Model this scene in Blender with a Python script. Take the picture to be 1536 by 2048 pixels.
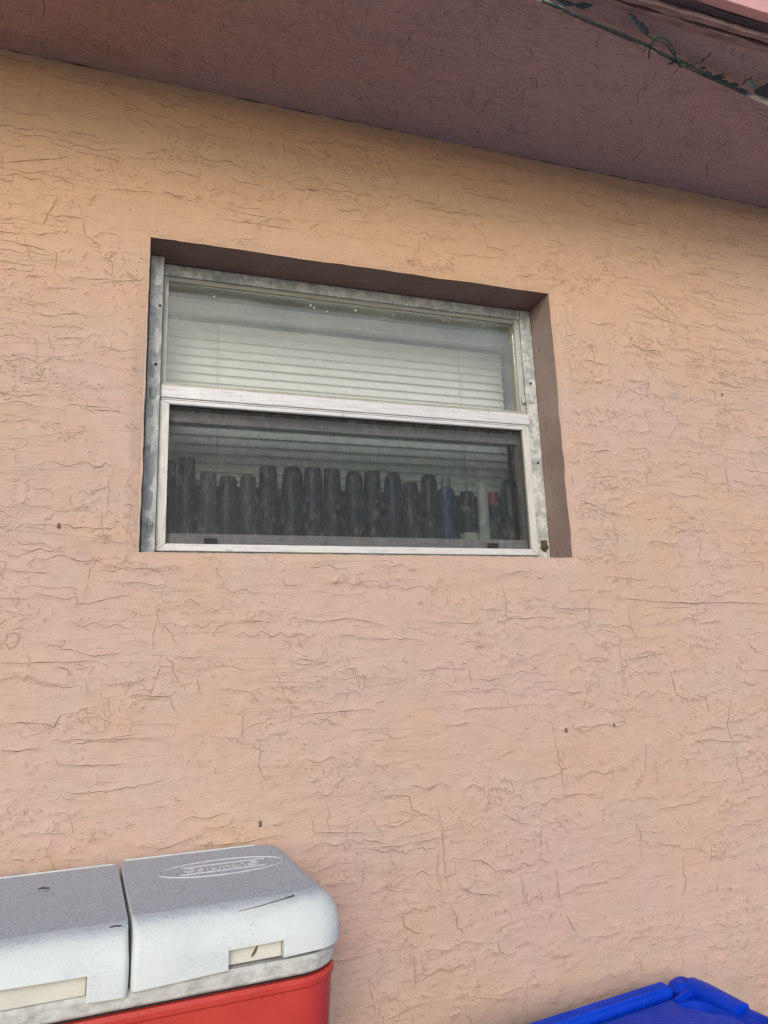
import bpy, bmesh, math, random
import numpy as np
from mathutils import Vector, Matrix

for o in list(bpy.data.objects): bpy.data.objects.remove(o)
scene = bpy.context.scene
C = scene.collection
R = math.radians
SILL = 1.90          # height of the window sill line above the ground
W, H = 0.94, 0.663   # masonry opening of the window
EAVE = SILL + 1.044  # underside of the soffit
DEEP = 0.436         # overhang of the soffit

# ------------------------------------------------------------------ camera
PITCH, YAW, ROLL = 0.2072, -0.3168, 0.0358
CAM = Vector((0.0367, -1.379, SILL - 0.2121)); FPX = 1395.2
ca, sa, cb, sb, cc, sc_ = math.cos(PITCH), math.sin(PITCH), math.cos(YAW), math.sin(YAW), math.cos(ROLL), math.sin(ROLL)
ROT = (Matrix(((cb, -sb, 0), (sb, cb, 0), (0, 0, 1))) @ Matrix(((1, 0, 0), (0, ca, -sa), (0, sa, ca)))
       @ Matrix(((cc, 0, sc_), (0, 1, 0), (-sc_, 0, cc))))          # columns: right, forward, up
cam_d = bpy.data.cameras.new('camera'); cam = bpy.data.objects.new('camera', cam_d); C.objects.link(cam)
cam_d.sensor_fit = 'VERTICAL'; cam_d.sensor_height = 36.0; cam_d.lens = FPX / 2048 * 36.0
cam_d.clip_start = 0.02; cam_d.clip_end = 2000
r_, f_, u_ = ROT.col[0], ROT.col[1], ROT.col[2]
cam.matrix_world = Matrix(((r_[0], u_[0], -f_[0], CAM[0]), (r_[1], u_[1], -f_[1], CAM[1]), (r_[2], u_[2], -f_[2], CAM[2]), (0, 0, 0, 1)))
scene.camera = cam

def sight(u, v, axis, val):
    """place in the world where a measured line of sight meets the plane axis=val"""
    d = ROT @ Vector(((u - 768) / FPX, 1, (1024 - v) / FPX))
    t = (val - CAM[axis]) / d[axis]
    return CAM + d * t

# ------------------------------------------------------------------ light
SUN_EL, SUN_AZ = R(27), R(-17)      # azimuth measured from -Y (in front of the wall), negative = from the left
world = bpy.data.worlds.new('World'); scene.world = world; world.use_nodes = True
wn = world.node_tree; bg = wn.nodes['Background']
sky = wn.nodes.new('ShaderNodeTexSky'); sky.sky_type = 'NISHITA'; sky.sun_disc = False
sky.sun_elevation = SUN_EL; sky.sun_rotation = R(180) - SUN_AZ
sky.air_density = 1.0; sky.dust_density = 1.5; sky.ozone_density = 1.0
wn.links.new(sky.outputs[0], bg.inputs[0]); bg.inputs[1].default_value = 0.15
sun_d = bpy.data.lights.new('sun', 'SUN'); sun_d.energy = 1.15; sun_d.angle = R(25); sun_d.color = (1.0, 0.97, 0.93)
sun = bpy.data.objects.new('sun', sun_d); C.objects.link(sun)
sdir = Vector((math.sin(SUN_AZ) * math.cos(SUN_EL), -math.cos(SUN_AZ) * math.cos(SUN_EL), math.sin(SUN_EL)))
sun.rotation_euler = sdir.to_track_quat('Z', 'Y').to_euler(); sun.location = (0, -6, 6)
scene.view_settings.view_transform = 'Standard'; scene.view_settings.look = 'None'
scene.view_settings.exposure = 0.26; scene.view_settings.gamma = 1.0; scene.view_settings.use_curve_mapping = False
scene.cycles.use_denoising = True
scene.cycles.max_bounces = 10; scene.cycles.transparent_max_bounces = 16

# ------------------------------------------------------------------ helpers
def tag(o, label=None, cat=None, group=None, kind=None):
    if label: o['label'] = label
    if cat: o['category'] = cat
    if group: o['group'] = group
    if kind: o['kind'] = kind
    return o
def empty(name, loc=(0, 0, 0), rz=0.0):
    o = bpy.data.objects.new(name, None); C.objects.link(o); o.location = loc; o.rotation_euler = (0, 0, rz)
    o.empty_display_size = 0.1
    return o
def link(name, me, mats, parent=None, smooth=False):
    for m in (mats if isinstance(mats, (list, tuple)) else [mats]): me.materials.append(m)
    if smooth:
        me.polygons.foreach_set('use_smooth', [True] * len(me.polygons))
    o = bpy.data.objects.new(name, me); C.objects.link(o)
    if parent: o.parent = parent
    return o
def from_bm(name, bm, mats, parent=None, smooth=False):
    bmesh.ops.recalc_face_normals(bm, faces=bm.faces)
    me = bpy.data.meshes.new(name); bm.to_mesh(me); bm.free()
    return link(name, me, mats, parent, smooth)
def pydata(name, v, f, mats, parent=None, smooth=False):
    me = bpy.data.meshes.new(name); me.from_pydata([tuple(p) for p in v], [], f); me.update()
    return link(name, me, mats, parent, smooth)
def bm_box(bm, lo, hi, bev=0.0, seg=2):
    t = bmesh.new()
    bmesh.ops.create_cube(t, size=1)
    for v in t.verts:
        v.co = Vector([lo[i] + (v.co[i] + .5) * (hi[i] - lo[i]) for i in range(3)])
    if bev: bmesh.ops.bevel(t, geom=t.edges[:] , offset=bev, segments=seg, profile=.6, affect='EDGES')
    me = bpy.data.meshes.new('t'); t.to_mesh(me); t.free(); bm.from_mesh(me); bpy.data.meshes.remove(me)
def box(name, lo, hi, mat, parent=None, bev=0.0, seg=2, smooth=False):
    bm = bmesh.new(); bm_box(bm, lo, hi, bev, seg); return from_bm(name, bm, mat, parent, smooth)
def boxes(name, lst, mat, parent=None, bev=0.0):
    bm = bmesh.new()
    for lo, hi in lst: bm_box(bm, lo, hi, bev)
    return from_bm(name, bm, mat, parent)
def tube_data(pts, rad, n=8):
    pts = [Vector(p) for p in pts]; V = []; F = []
    rads = rad if isinstance(rad, (list, tuple)) else [rad] * len(pts)
    up = Vector((0, 0, 1))
    for i, p in enumerate(pts):
        d = (pts[min(i + 1, len(pts) - 1)] - pts[max(i - 1, 0)]).normalized()
        a = d.cross(up if abs(d.z) < .9 else Vector((1, 0, 0))).normalized(); b = d.cross(a)
        for k in range(n):
            t = 2 * math.pi * k / n
            V.append(p + (a * math.cos(t) + b * math.sin(t)) * rads[i])
    for i in range(len(pts) - 1):
        for k in range(n):
            F.append((i * n + k, i * n + (k + 1) % n, (i + 1) * n + (k + 1) % n, (i + 1) * n + k))
    F.append(tuple(range(n))[::-1]); F.append(tuple(range((len(pts) - 1) * n, len(pts) * n)))
    return V, F
def tube(name, pts, rad, mat, parent=None, n=8):
    V, F = tube_data(pts, rad, n); return pydata(name, V, F, mat, parent, True)
def lathe(name, prof, mat, parent=None, n=20, sq=1.0, smooth=True):
    V = []; F = []
    for r, z in prof:
        for k in range(n):
            t = 2 * math.pi * k / n; V.append((r * math.cos(t), r * sq * math.sin(t), z))
    m = len(prof)
    for i in range(m - 1):
        for k in range(n):
            F.append((i * n + k, i * n + (k + 1) % n, (i + 1) * n + (k + 1) % n, (i + 1) * n + k))
    F.append(tuple(range(n))[::-1]); F.append(tuple(range((m - 1) * n, m * n)))
    o = pydata(name, V, F, mat, parent, False)
    if smooth:
        me = o.data; bm = bmesh.new(); bm.from_mesh(me)
        for fa in bm.faces: fa.smooth = len(fa.verts) == 4
        for e in bm.edges:
            if len(e.link_faces) == 2 and e.calc_face_angle(0) > R(35): e.smooth = False
        bm.to_mesh(me); bm.free()
    return o

# ------------------------------------------------------------------ materials
class NT:
    def __init__(s, name):
        s.m = bpy.data.materials.new(name); s.m.use_nodes = True; s.t = s.m.node_tree
        s.b = s.t.nodes['Principled BSDF']; s.out = s.t.nodes['Material Output']
        s.co = s.n('ShaderNodeTexCoord').outputs['Object']
    def n(s, k, **a):
        o = s.t.nodes.new(k)
        for q, v in a.items(): setattr(o, q, v)
        return o
    def l(s, a, b): s.t.links.new(a, b)
    def mapping(s, scale=(1, 1, 1), rot=(0, 0, 0), src=None):
        m = s.n('ShaderNodeMapping'); m.inputs['Scale'].default_value = scale; m.inputs['Rotation'].default_value = rot
        s.l(src or s.co, m.inputs['Vector']); return m.outputs[0]
    def noise(s, scale, detail=4, rough=.55, src=None, dist=0.0, out='Fac'):
        n = s.n('ShaderNodeTexNoise'); n.inputs['Scale'].default_value = scale; n.inputs['Detail'].default_value = detail
        n.inputs['Roughness'].default_value = rough; n.inputs['Distortion'].default_value = dist
        s.l(src or s.co, n.inputs['Vector']); return n.outputs[out]
    def ramp(s, fac, stops):
        r = s.n('ShaderNodeValToRGB'); e = r.color_ramp.elements
        while len(e) < len(stops): e.new(.5)
        for i, (p, c) in enumerate(stops):
            e[i].position = p; e[i].color = (*c, 1) if isinstance(c, (tuple, list)) else (c, c, c, 1)
        s.l(fac, r.inputs[0]); return r.outputs[0]
    def mix(s, fac, a, b, mode='MIX'):
        m = s.n('ShaderNodeMix', data_type='RGBA', blend_type=mode)
        for sock, x in ((m.inputs[0], fac), (m.inputs[6], a), (m.inputs[7], b)):
            if isinstance(x, (int, float)): sock.default_value = x
            elif isinstance(x, (tuple, list)): sock.default_value = (*x, 1)
            else: s.l(x, sock)
        return m.outputs[2]
    def math(s, op, a, b=0.0, clamp=False):
        m = s.n('ShaderNodeMath', operation=op, use_clamp=clamp)
        for i, x in enumerate((a, b)):
            if isinstance(x, (int, float)): m.inputs[i].default_value = x
            else: s.l(x, m.inputs[i])
        return m.outputs[0]
    def bump(s, h, dist, strength=1.0, prev=None):
        b = s.n('ShaderNodeBump'); b.inputs['Distance'].default_value = dist; b.inputs['Strength'].default_value = strength
        s.l(h, b.inputs['Height'])
        if prev: s.l(prev, b.inputs['Normal'])
        return b.outputs[0]
    def set(s, color=None, rough=None, normal=None, metal=None, spec=None):
        for key, x in (('Base Color', color), ('Roughness', rough), ('Normal', normal), ('Metallic', metal), ('Specular IOR Level', spec)):
            if x is None: continue
            if isinstance(x, (int, float)): s.b.inputs[key].default_value = x
            elif isinstance(x, (tuple, list)): s.b.inputs[key].default_value = (*x, 1)
            else: s.l(x, s.b.inputs[key])
        return s.m

def stucco(name, c_main, c_pink, c_beige, c_up=None, axes='xz', mul=1.0, c_far=None):
    s = NT(name)
    st = s.mapping((1.0, 1.0, 5.5) if axes == 'xz' else (1.0, 5.5, 1.0))
    patch = s.ramp(s.noise(3.2, 4, .55), [(.40, 0.0), (.60, 1.0)])
    patch2 = s.ramp(s.noise(7.0, 4, .6, src=s.mapping((1, 1, 1.6), (.3, .2, .4))), [(.42, 0.0), (.66, 1.0)])
    col = s.mix(patch, c_main, c_pink)
    col = s.mix(s.math('MULTIPLY', patch2, .6), col, c_beige)
    if c_up:                       # more orange towards the eave, less towards the right end
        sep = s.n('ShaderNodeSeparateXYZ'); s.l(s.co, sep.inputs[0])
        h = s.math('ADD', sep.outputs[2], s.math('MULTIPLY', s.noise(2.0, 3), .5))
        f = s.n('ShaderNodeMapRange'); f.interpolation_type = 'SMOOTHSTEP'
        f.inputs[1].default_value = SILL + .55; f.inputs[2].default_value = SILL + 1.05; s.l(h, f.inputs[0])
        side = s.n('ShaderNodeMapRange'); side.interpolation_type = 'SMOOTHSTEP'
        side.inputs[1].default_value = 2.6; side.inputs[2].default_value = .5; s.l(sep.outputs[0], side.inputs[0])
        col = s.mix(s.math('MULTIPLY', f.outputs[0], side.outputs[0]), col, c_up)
    if c_far:                      # bluish sky light towards the right end, painted in as mauve
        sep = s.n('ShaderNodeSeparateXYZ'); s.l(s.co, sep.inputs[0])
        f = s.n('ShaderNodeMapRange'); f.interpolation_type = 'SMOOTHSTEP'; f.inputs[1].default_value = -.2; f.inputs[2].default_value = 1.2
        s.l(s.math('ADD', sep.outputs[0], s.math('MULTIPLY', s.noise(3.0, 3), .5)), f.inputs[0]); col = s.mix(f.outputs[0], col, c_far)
    # thin dirt: broad mottling, trowel streaks and specks
    mott = s.ramp(s.noise(26, 6, .65), [(.3, .95), (.7, 1.03)])
    streak = s.ramp(s.noise(30, 5, .7, src=st), [(.33, .95), (.5, 1.0), (.72, 1.02)])
    speck = s.ramp(s.noise(310, 2, .5), [(.27, .70), (.33, 1.0)])
    smudge = s.ramp(s.noise(15, 8, .78, src=s.mapping((1, 1, 1.4), (.7, .1, .3)), dist=.4), [(.55, 0.0), (.72, .42)])
    zone = s.ramp(s.noise(2.4, 3, .5, src=s.mapping((1, 1, 1), (1.1, .6, .2))), [(.42, 0.1), (.62, 1.0)])
    col = s.mix(s.math('MULTIPLY', smudge, zone), col, tuple(v * .62 + .02 for v in c_beige))
    for x in (mott, streak, speck): col = s.mix(1.0, col, x, 'MULTIPLY')
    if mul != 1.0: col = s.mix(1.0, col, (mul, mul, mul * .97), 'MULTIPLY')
    # relief: trowel plates, streaks, grain
    warp = s.n('ShaderNodeVectorMath', operation='ADD')
    wsc = s.n('ShaderNodeVectorMath', operation='SCALE'); wsc.inputs[3].default_value = .05
    s.l(s.noise(9, 4, .6, out='Color'), wsc.inputs[0]); s.l(s.co, warp.inputs[0]); s.l(wsc.outputs[0], warp.inputs[1])
    pm = s.mapping((1.0, 1.0, 2.6) if axes == 'xz' else (1.0, 2.6, 1.0), src=warp.outputs[0])
    plate = s.ramp(s.noise(11, 5, .55, src=pm), [(.40, 0.0), (.43, .45), (.52, .55), (.545, 1.0)])
    plate2 = s.ramp(s.noise(24, 5, .6, src=pm), [(.46, 0.0), (.49, 1.0)])
    n1 = s.bump(plate, .0006); n2 = s.bump(plate2, .0003, prev=n1)
    n3 = s.bump(s.noise(60, 4, .6, src=st), .0004, prev=n2)
    n4 = s.bump(s.noise(260, 4, .65), .0004, prev=n3)
    if axes == 'xy': n4 = s.bump(plate, .0016, prev=s.bump(s.noise(70, 4, .6, src=st), .0012, prev=n4))
    return s.set(col, .78, n4, spec=.3)

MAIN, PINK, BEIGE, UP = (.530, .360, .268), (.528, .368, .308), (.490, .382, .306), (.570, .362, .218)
M = {}
M['stucco'] = stucco('stucco_peach', MAIN, PINK, BEIGE, UP)
M['stucco_edge'] = stucco('stucco_shaded_edge', MAIN, PINK, BEIGE, UP, mul=.56)  # ledge undersides: the shade of the dark lines is painted into the colour
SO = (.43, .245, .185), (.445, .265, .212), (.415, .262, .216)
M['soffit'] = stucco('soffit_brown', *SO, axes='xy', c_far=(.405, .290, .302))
M['soffit_edge'] = stucco('soffit_dark_edge', *SO, axes='xy', mul=.22, c_far=(.405, .290, .302))  # soffit stroke undersides, darkened in the colour to read as shade

def plain(name, col, rough=.5, metal=0.0, var=.12, scale=30, bumpd=.0004, spec=.5, stretch=(1, 1, 1)):
    s = NT(name); src = s.mapping(stretch)
    v = s.ramp(s.noise(scale, 5, .6, src=src), [(.3, 1 - var), (.7, 1 + var * .5)])
    c = s.mix(1.0, col, v, 'MULTIPLY')
    return s.set(c, rough, s.bump(s.noise(scale * 4, 4, .6, src=src), bumpd) if bumpd else None, metal, spec)

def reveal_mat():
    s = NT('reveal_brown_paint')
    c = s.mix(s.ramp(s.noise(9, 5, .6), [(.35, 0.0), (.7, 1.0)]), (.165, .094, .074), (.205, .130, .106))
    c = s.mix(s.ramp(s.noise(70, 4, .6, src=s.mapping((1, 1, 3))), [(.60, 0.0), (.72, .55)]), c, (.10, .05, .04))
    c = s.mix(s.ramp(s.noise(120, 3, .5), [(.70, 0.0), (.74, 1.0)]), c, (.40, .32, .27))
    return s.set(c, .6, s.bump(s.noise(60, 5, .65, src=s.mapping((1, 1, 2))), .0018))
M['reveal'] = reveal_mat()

def weathered():
    s = NT('weathered_galvanised_frame')
    a = s.noise(34, 7, .7, dist=.5)
    c = s.ramp(a, [(.30, (.22, .24, .235)), (.45, (.37, .40, .385)), (.53, (.47, .50, .475)), (.565, (.61, .62, .58)), (.66, (.58, .59, .55)), (.69, (.40, .43, .42))])
    c = s.mix(s.ramp(s.noise(80, 6, .7), [(.56, 0.0), (.60, .75)]), c, (.30, .325, .33))
    c = s.mix(s.ramp(s.noise(120, 4, .7), [(.66, 0.0), (.70, .85)]), c, (.13, .10, .075))
    return s.set(c, .55, s.bump(a, .0020, prev=s.bump(s.noise(140, 4), .0005)), .08)
M['frame'] = weathered()

def alu(name, hi, lo, streak=(.25, 6, 6)):
    s = NT(name); src = s.mapping(streak)
    c = s.ramp(s.noise(60, 6, .7, src=src), [(.28, lo), (.5, hi), (.8, tuple(min(1, x * 1.12) for x in hi))])
    c = s.mix(s.ramp(s.noise(45, 5, .65), [(.62, 0.0), (.72, .55)]), c, (.20, .19, .165))
    c = s.mix(s.ramp(s.noise(190, 2, .5), [(.735, 0.0), (.76, 1.0)]), c, (.05, .04, .035))
    r = s.ramp(s.noise(40, 4), [(.3, .35), (.7, .6)])
    return s.set(c, r, s.bump(s.noise(120, 5, .7, src=src), .0003), .12)
M['alu'] = alu('oxidised_aluminium', (.60, .60, .60), (.36, .36, .36))
M['alu_v'] = alu('oxidised_aluminium_upright', (.60, .59, .55), (.34, .34, .32), (6, 6, .25))
M['alu_dull'] = alu('dull_taupe_aluminium', (.34, .33, .275), (.20, .195, .165))
M['alu_dull_v'] = alu('dull_taupe_aluminium_upright', (.44, .44, .395), (.26, .26, .235), (6, 6, .25))
M['black'] = plain('black_rubber', (.012, .012, .013), .7)
M['dark_gap'] = plain('dark_felt_seal', (.02, .02, .02), .9)

def glass(name, dust, col=(.92, .97, .95)):
    s = NT(name); t = s.t; t.nodes.remove(s.b)
    tr = s.n('ShaderNodeBsdfTransparent'); tr.inputs[0].default_value = (*col, 1)
    gl = s.n('ShaderNodeBsdfGlossy'); gl.inputs['Roughness'].default_value = .06
    df = s.n('ShaderNodeBsdfDiffuse'); df.inputs[0].default_value = (.55, .58, .52, 1)
    fr = s.n('ShaderNodeFresnel'); fr.inputs[0].default_value = 1.5
    m1 = s.n('ShaderNodeMixShader'); m2 = s.n('ShaderNodeMixShader')
    s.l(fr.outputs[0], m1.inputs[0]); s.l(tr.outputs[0], m1.inputs[1]); s.l(gl.outputs[0], m1.inputs[2])
    d = s.ramp(s.noise(9, 6, .65, src=s.mapping((1, 1, 2.5))), [(.3, dust * .55), (.7, dust * 1.4)])
    sp = s.ramp(s.noise(170, 2, .5), [(.72, 0.0), (.76, .5)])
    dd = s.math('MAXIMUM', d, sp)
    s.l(dd, m2.inputs[0]); s.l(m1.outputs[0], m2.inputs[1]); s.l(df.outputs[0], m2.inputs[2])
    s.l(m2.outputs[0], s.out.inputs[0]); return s.m
M['glass'] = glass('dusty_glass', .13, (.97, .985, .975))
M['glass_low'] = glass('lower_glass', .02)

def screen_mat():
    s = NT('insect_screen_mesh'); t = s.t; t.nodes.remove(s.b)
    tr = s.n('ShaderNodeBsdfTransparent'); df = s.n('ShaderNodeBsdfDiffuse')
    wx = s.n('ShaderNodeTexWave'); wx.bands_direction = 'X'; wx.inputs['Scale'].default_value = 95; wx.inputs['Distortion'].default_value = .6; wx.inputs['Detail Scale'].default_value = 2
    wz = s.n('ShaderNodeTexWave'); wz.bands_direction = 'Z'; wz.inputs['Scale'].default_value = 95; wz.inputs['Distortion'].default_value = .6; wz.inputs['Detail Scale'].default_value = 2
    s.l(s.co, wx.inputs[0]); s.l(s.co, wz.inputs[0])
    w = s.math('MAXIMUM', wx.outputs['Fac'], wz.outputs['Fac'])
    thin = s.noise(60, 4, .6)
    c = s.ramp(s.noise(95, 6, .8, src=s.mapping((1, 1, .5))), [(.38, (.022, .025, .029)), (.55, (.046, .049, .051)), (.66, (.125, .125, .124))])
    s.l(c, df.inputs[0])
    fac = s.math('ADD', s.math('MULTIPLY', w, .22), s.math('ADD', s.math('MULTIPLY', thin, .16), .35))
    m = s.n('ShaderNodeMixShader'); s.l(fac, m.inputs[0]); s.l(tr.outputs[0], m.inputs[1]); s.l(df.outputs[0], m.inputs[2])
    s.l(m.outputs[0], s.out.inputs[0]); return s.m
M['screen'] = screen_mat()
M['blind'] = plain('white_vinyl_slat', (.90, .905, .885), .45, var=.04, bumpd=0)
M['blind_cream'] = plain('yellowed_end_cap', (.62, .50, .30), .5, bumpd=0)
M['cord'] = plain('blind_cord', (.62, .60, .54), .8, bumpd=0)
M['plaster'] = plain('interior_beige_plaster', (.66, .62, .54), .8)

# ------------------------------------------------------------------ ground and surroundings
def ground_mat():
    s = NT('concrete_yard')
    c = s.ramp(s.noise(1.3, 8, .65), [(.3, (.33, .32, .30)), (.7, (.46, .45, .43))])
    c = s.mix(s.ramp(s.noise(60, 3), [(.35, .5), (.6, 0.0)]), c, (.26, .25, .235))
    return s.set(c, .85, s.bump(s.noise(90, 5), .002))
g = pydata('ground', [(-400, -400, 0), (400, -400, 0), (400, 400, 0), (-400, 400, 0)], [(0, 1, 2, 3)], ground_mat()); tag(g, kind='structure')
concrete = plain('concrete_ledge', (.36, .34, .31), .85, scale=9, bumpd=.001)

# ------------------------------------------------------------------ house
house = tag(empty('stucco_house', (0, 0, 0)), 'peach stucco house with dark brown soffit and one small aluminium window', 'house')
rng = np.random.default_rng(11)
X0, X1 = -5.0, 7.0
NS = 60
def jit(n, a): 
    j = np.convolve(rng.normal(0, a, n + 8), np.ones(3) / 3, 'same')[4:4 + n]; j[0] = j[-1] = 0; return j
xs = np.linspace(0, W, NS + 1); zs = np.linspace(0, H, NS + 1)
jt, jb, jl, jr = jit(NS + 1, .0014), jit(NS + 1, .0010), jit(NS + 1, .0012), jit(NS + 1, .0015)
top_e = [Vector((x, 0, SILL + H + j)) for x, j in zip(xs, jt)]; bot_e = [Vector((x, 0, SILL + j)) for x, j in zip(xs, jb)]
lef_e = [Vector((j, 0, SILL + z)) for z, j in zip(zs, jl)]; rig_e = [Vector((W + j, 0, SILL + z)) for z, j in zip(zs, jr)]
V = []; F = []
def strip(a, b):
    i = len(V); V.extend(a); V.extend(b); n = len(a)
    for k in range(n - 1): F.append((i + k, i + k + 1, i + n + k + 1, i + n + k))
ZT = EAVE + .25
strip(top_e, [Vector((p.x, 0, ZT)) for p in top_e]); strip([Vector((p.x, 0, 0)) for p in bot_e], bot_e)
strip(lef_e, [Vector((X0, 0, p.z)) for p in lef_e]); strip([Vector((X1, 0, p.z)) for p in rig_e], rig_e)
for xa, xb in ((X0, 0), (W, X1)):
    for za, zb in ((0, SILL), (SILL + H, ZT)):
        i = len(V); V += [Vector((xa, 0, za)), Vector((xb, 0, za)), Vector((xb, 0, zb)), Vector((xa, 0, zb))]; F.append((i, i + 1, i + 2, i + 3))
bm = bmesh.new(); vs = [bm.verts.new(p) for p in V]
for f in F: bm.faces.new([vs[i] for i in f])
bmesh.ops.remove_doubles(bm, verts=bm.verts, dist=1e-5)
me = bpy.data.meshes.new('wall'); bm.to_mesh(me); bm.free()
bmn = bmesh.new(); bmn.from_mesh(me)
for f in bmn.faces:
    if f.normal.y > 0: f.normal_flip()
bmn.to_mesh(me); bmn.free()
link('wall', me, M['stucco'], house)
# painted reveals of the opening, one piece for each side (each runs back to the window frame and on into the room)
def lit_reveal_mat():  # lighter copy of the reveal brown: light on the jambs painted in
    s = NT('reveal_lit_brown')
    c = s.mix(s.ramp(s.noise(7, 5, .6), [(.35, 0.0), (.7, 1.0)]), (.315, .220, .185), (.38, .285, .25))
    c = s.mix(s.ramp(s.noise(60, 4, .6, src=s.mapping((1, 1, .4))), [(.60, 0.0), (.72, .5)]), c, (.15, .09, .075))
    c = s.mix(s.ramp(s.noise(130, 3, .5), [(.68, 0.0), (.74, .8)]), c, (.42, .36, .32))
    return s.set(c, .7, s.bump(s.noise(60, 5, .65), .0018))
M['reveal_lit'] = lit_reveal_mat()
def reveal(name, edge, back):
    n = len(edge); mid = [e.lerp(b, .25) + Vector((0, 0, 0)) for e, b in zip(edge, back)]
    Vv = list(edge) + mid + list(back); Ff = []
    for r0 in (0, 1):
        for k in range(n - 1): Ff.append((r0 * n + k, r0 * n + k + 1, (r0 + 1) * n + k + 1, (r0 + 1) * n + k))
    return pydata(name, Vv, Ff, M['reveal_lit' if name == 'window_jamb' else 'reveal'], house, True)
RB = .145
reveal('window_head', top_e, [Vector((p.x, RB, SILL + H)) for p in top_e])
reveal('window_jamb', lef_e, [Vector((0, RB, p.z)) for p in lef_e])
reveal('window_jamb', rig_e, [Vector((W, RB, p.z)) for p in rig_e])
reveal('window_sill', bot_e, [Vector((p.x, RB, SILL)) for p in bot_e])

# soffit, fascia, roof
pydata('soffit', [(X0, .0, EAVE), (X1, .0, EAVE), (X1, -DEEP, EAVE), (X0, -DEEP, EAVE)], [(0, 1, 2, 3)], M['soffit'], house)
M['fascia'] = plain('fascia_pink_paint', (.56, .30, .30), .6, var=.10, scale=14, bumpd=.0008)
M['trim'] = plain('soffit_trim_worn_paint', (.27, .17, .17), .6, var=.5, scale=40, bumpd=.001, stretch=(.4, 3, 3))
M['raw'] = plain('raw_board_edge', (.07, .055, .07), .8, var=.4, scale=22, bumpd=.001, stretch=(.3, 2, 2))
def rough_bar(name, y0, y1, z0, z1, mat, parent, amp=.0012, n=150):
    Vv = []; Ff = []
    xx = np.linspace(X0, X1, n * 4)
    a = rng.normal(0, amp, (len(xx), 4, 2)); a = (a + np.roll(a, 1, 0) + np.roll(a, 2, 0)) / 2
    for i, x in enumerate(xx):
        for k, (y, z) in enumerate(((y0, z0), (y1, z0), (y1, z1), (y0, z1))): Vv.append((x, y + a[i, k, 0], z + a[i, k, 1]))
    for i in range(len(xx) - 1):
        for k in range(4): Ff.append((4 * i + k, 4 * i + (k + 1) % 4, 4 * i + 4 + (k + 1) % 4, 4 * i + 4 + k))
    return pydata(name, Vv, Ff, mat, parent)
fascia = box('fascia', (X0, -DEEP - .060, EAVE + .016), (X1, -DEEP - .040, EAVE + .24), M['fascia'], house, .002)
rough_bar('soffit_trim', -DEEP - .010, -DEEP + .004, EAVE - .006, EAVE + .05, M['trim'], fascia, .0010)
rough_bar('drip_strip', -DEEP - .0245, -DEEP - .0145, EAVE - .001, EAVE + .05, M['trim'], fascia, .0010)
rough_bar('board_edge', -DEEP - .0395, -DEEP - .027, EAVE + .012, EAVE + .06, M['raw'], fascia, .0012)
M['roof'] = plain('grey_roof_shingle', (.16, .15, .14), .9, scale=8)
rv = [(X0 - .2, -DEEP - .09, EAVE + .242), (X1 + .2, -DEEP - .09, EAVE + .242), (X1 + .2, 4.2, EAVE + 1.5), (X0 - .2, 4.2, EAVE + 1.5)]
pydata('roof', rv + [(x, y, z + .06) for x, y, z in rv], [(3, 2, 1, 0), (4, 5, 6, 7), (0, 1, 5, 4), (1, 2, 6, 5), (2, 3, 7, 6), (3, 0, 4, 7)], M['roof'], house)
# room behind the window (inner wall face with its own opening, floor, ceiling, back and sides)
IX0, IX1, IZ0, IZ1, IY = -.02, .968, SILL + .004, SILL + .70, .30
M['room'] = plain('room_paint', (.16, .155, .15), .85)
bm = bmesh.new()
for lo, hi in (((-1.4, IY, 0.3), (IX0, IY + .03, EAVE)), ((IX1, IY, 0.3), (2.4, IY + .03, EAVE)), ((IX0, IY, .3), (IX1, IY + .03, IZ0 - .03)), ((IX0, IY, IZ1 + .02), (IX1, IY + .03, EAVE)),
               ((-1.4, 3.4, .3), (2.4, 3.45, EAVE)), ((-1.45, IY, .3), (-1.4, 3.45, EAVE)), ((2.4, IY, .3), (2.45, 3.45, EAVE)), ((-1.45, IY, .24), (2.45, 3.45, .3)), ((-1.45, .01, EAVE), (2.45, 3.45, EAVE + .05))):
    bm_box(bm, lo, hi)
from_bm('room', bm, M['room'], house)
boxes('inner_reveal', [((IX0 - .03, RB, IZ0 - .03), (IX0, IY - .001, IZ1 + .02)), ((IX1, RB, IZ0 - .03), (IX1 + .03, IY - .001, IZ1 + .02)),
                       ((IX0, RB, IZ1), (IX1, IY - .001, IZ1 + .02))], M['plaster'], house)
M['sillboard'] = plain('inner_sill_board', (.25, .24, .22), .5)
box('inner_sill', (IX0 + .001, RB, IZ0 - .028), (IX1 - .001, IY + .06, IZ0), M['sillboard'], house, .002)

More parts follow.
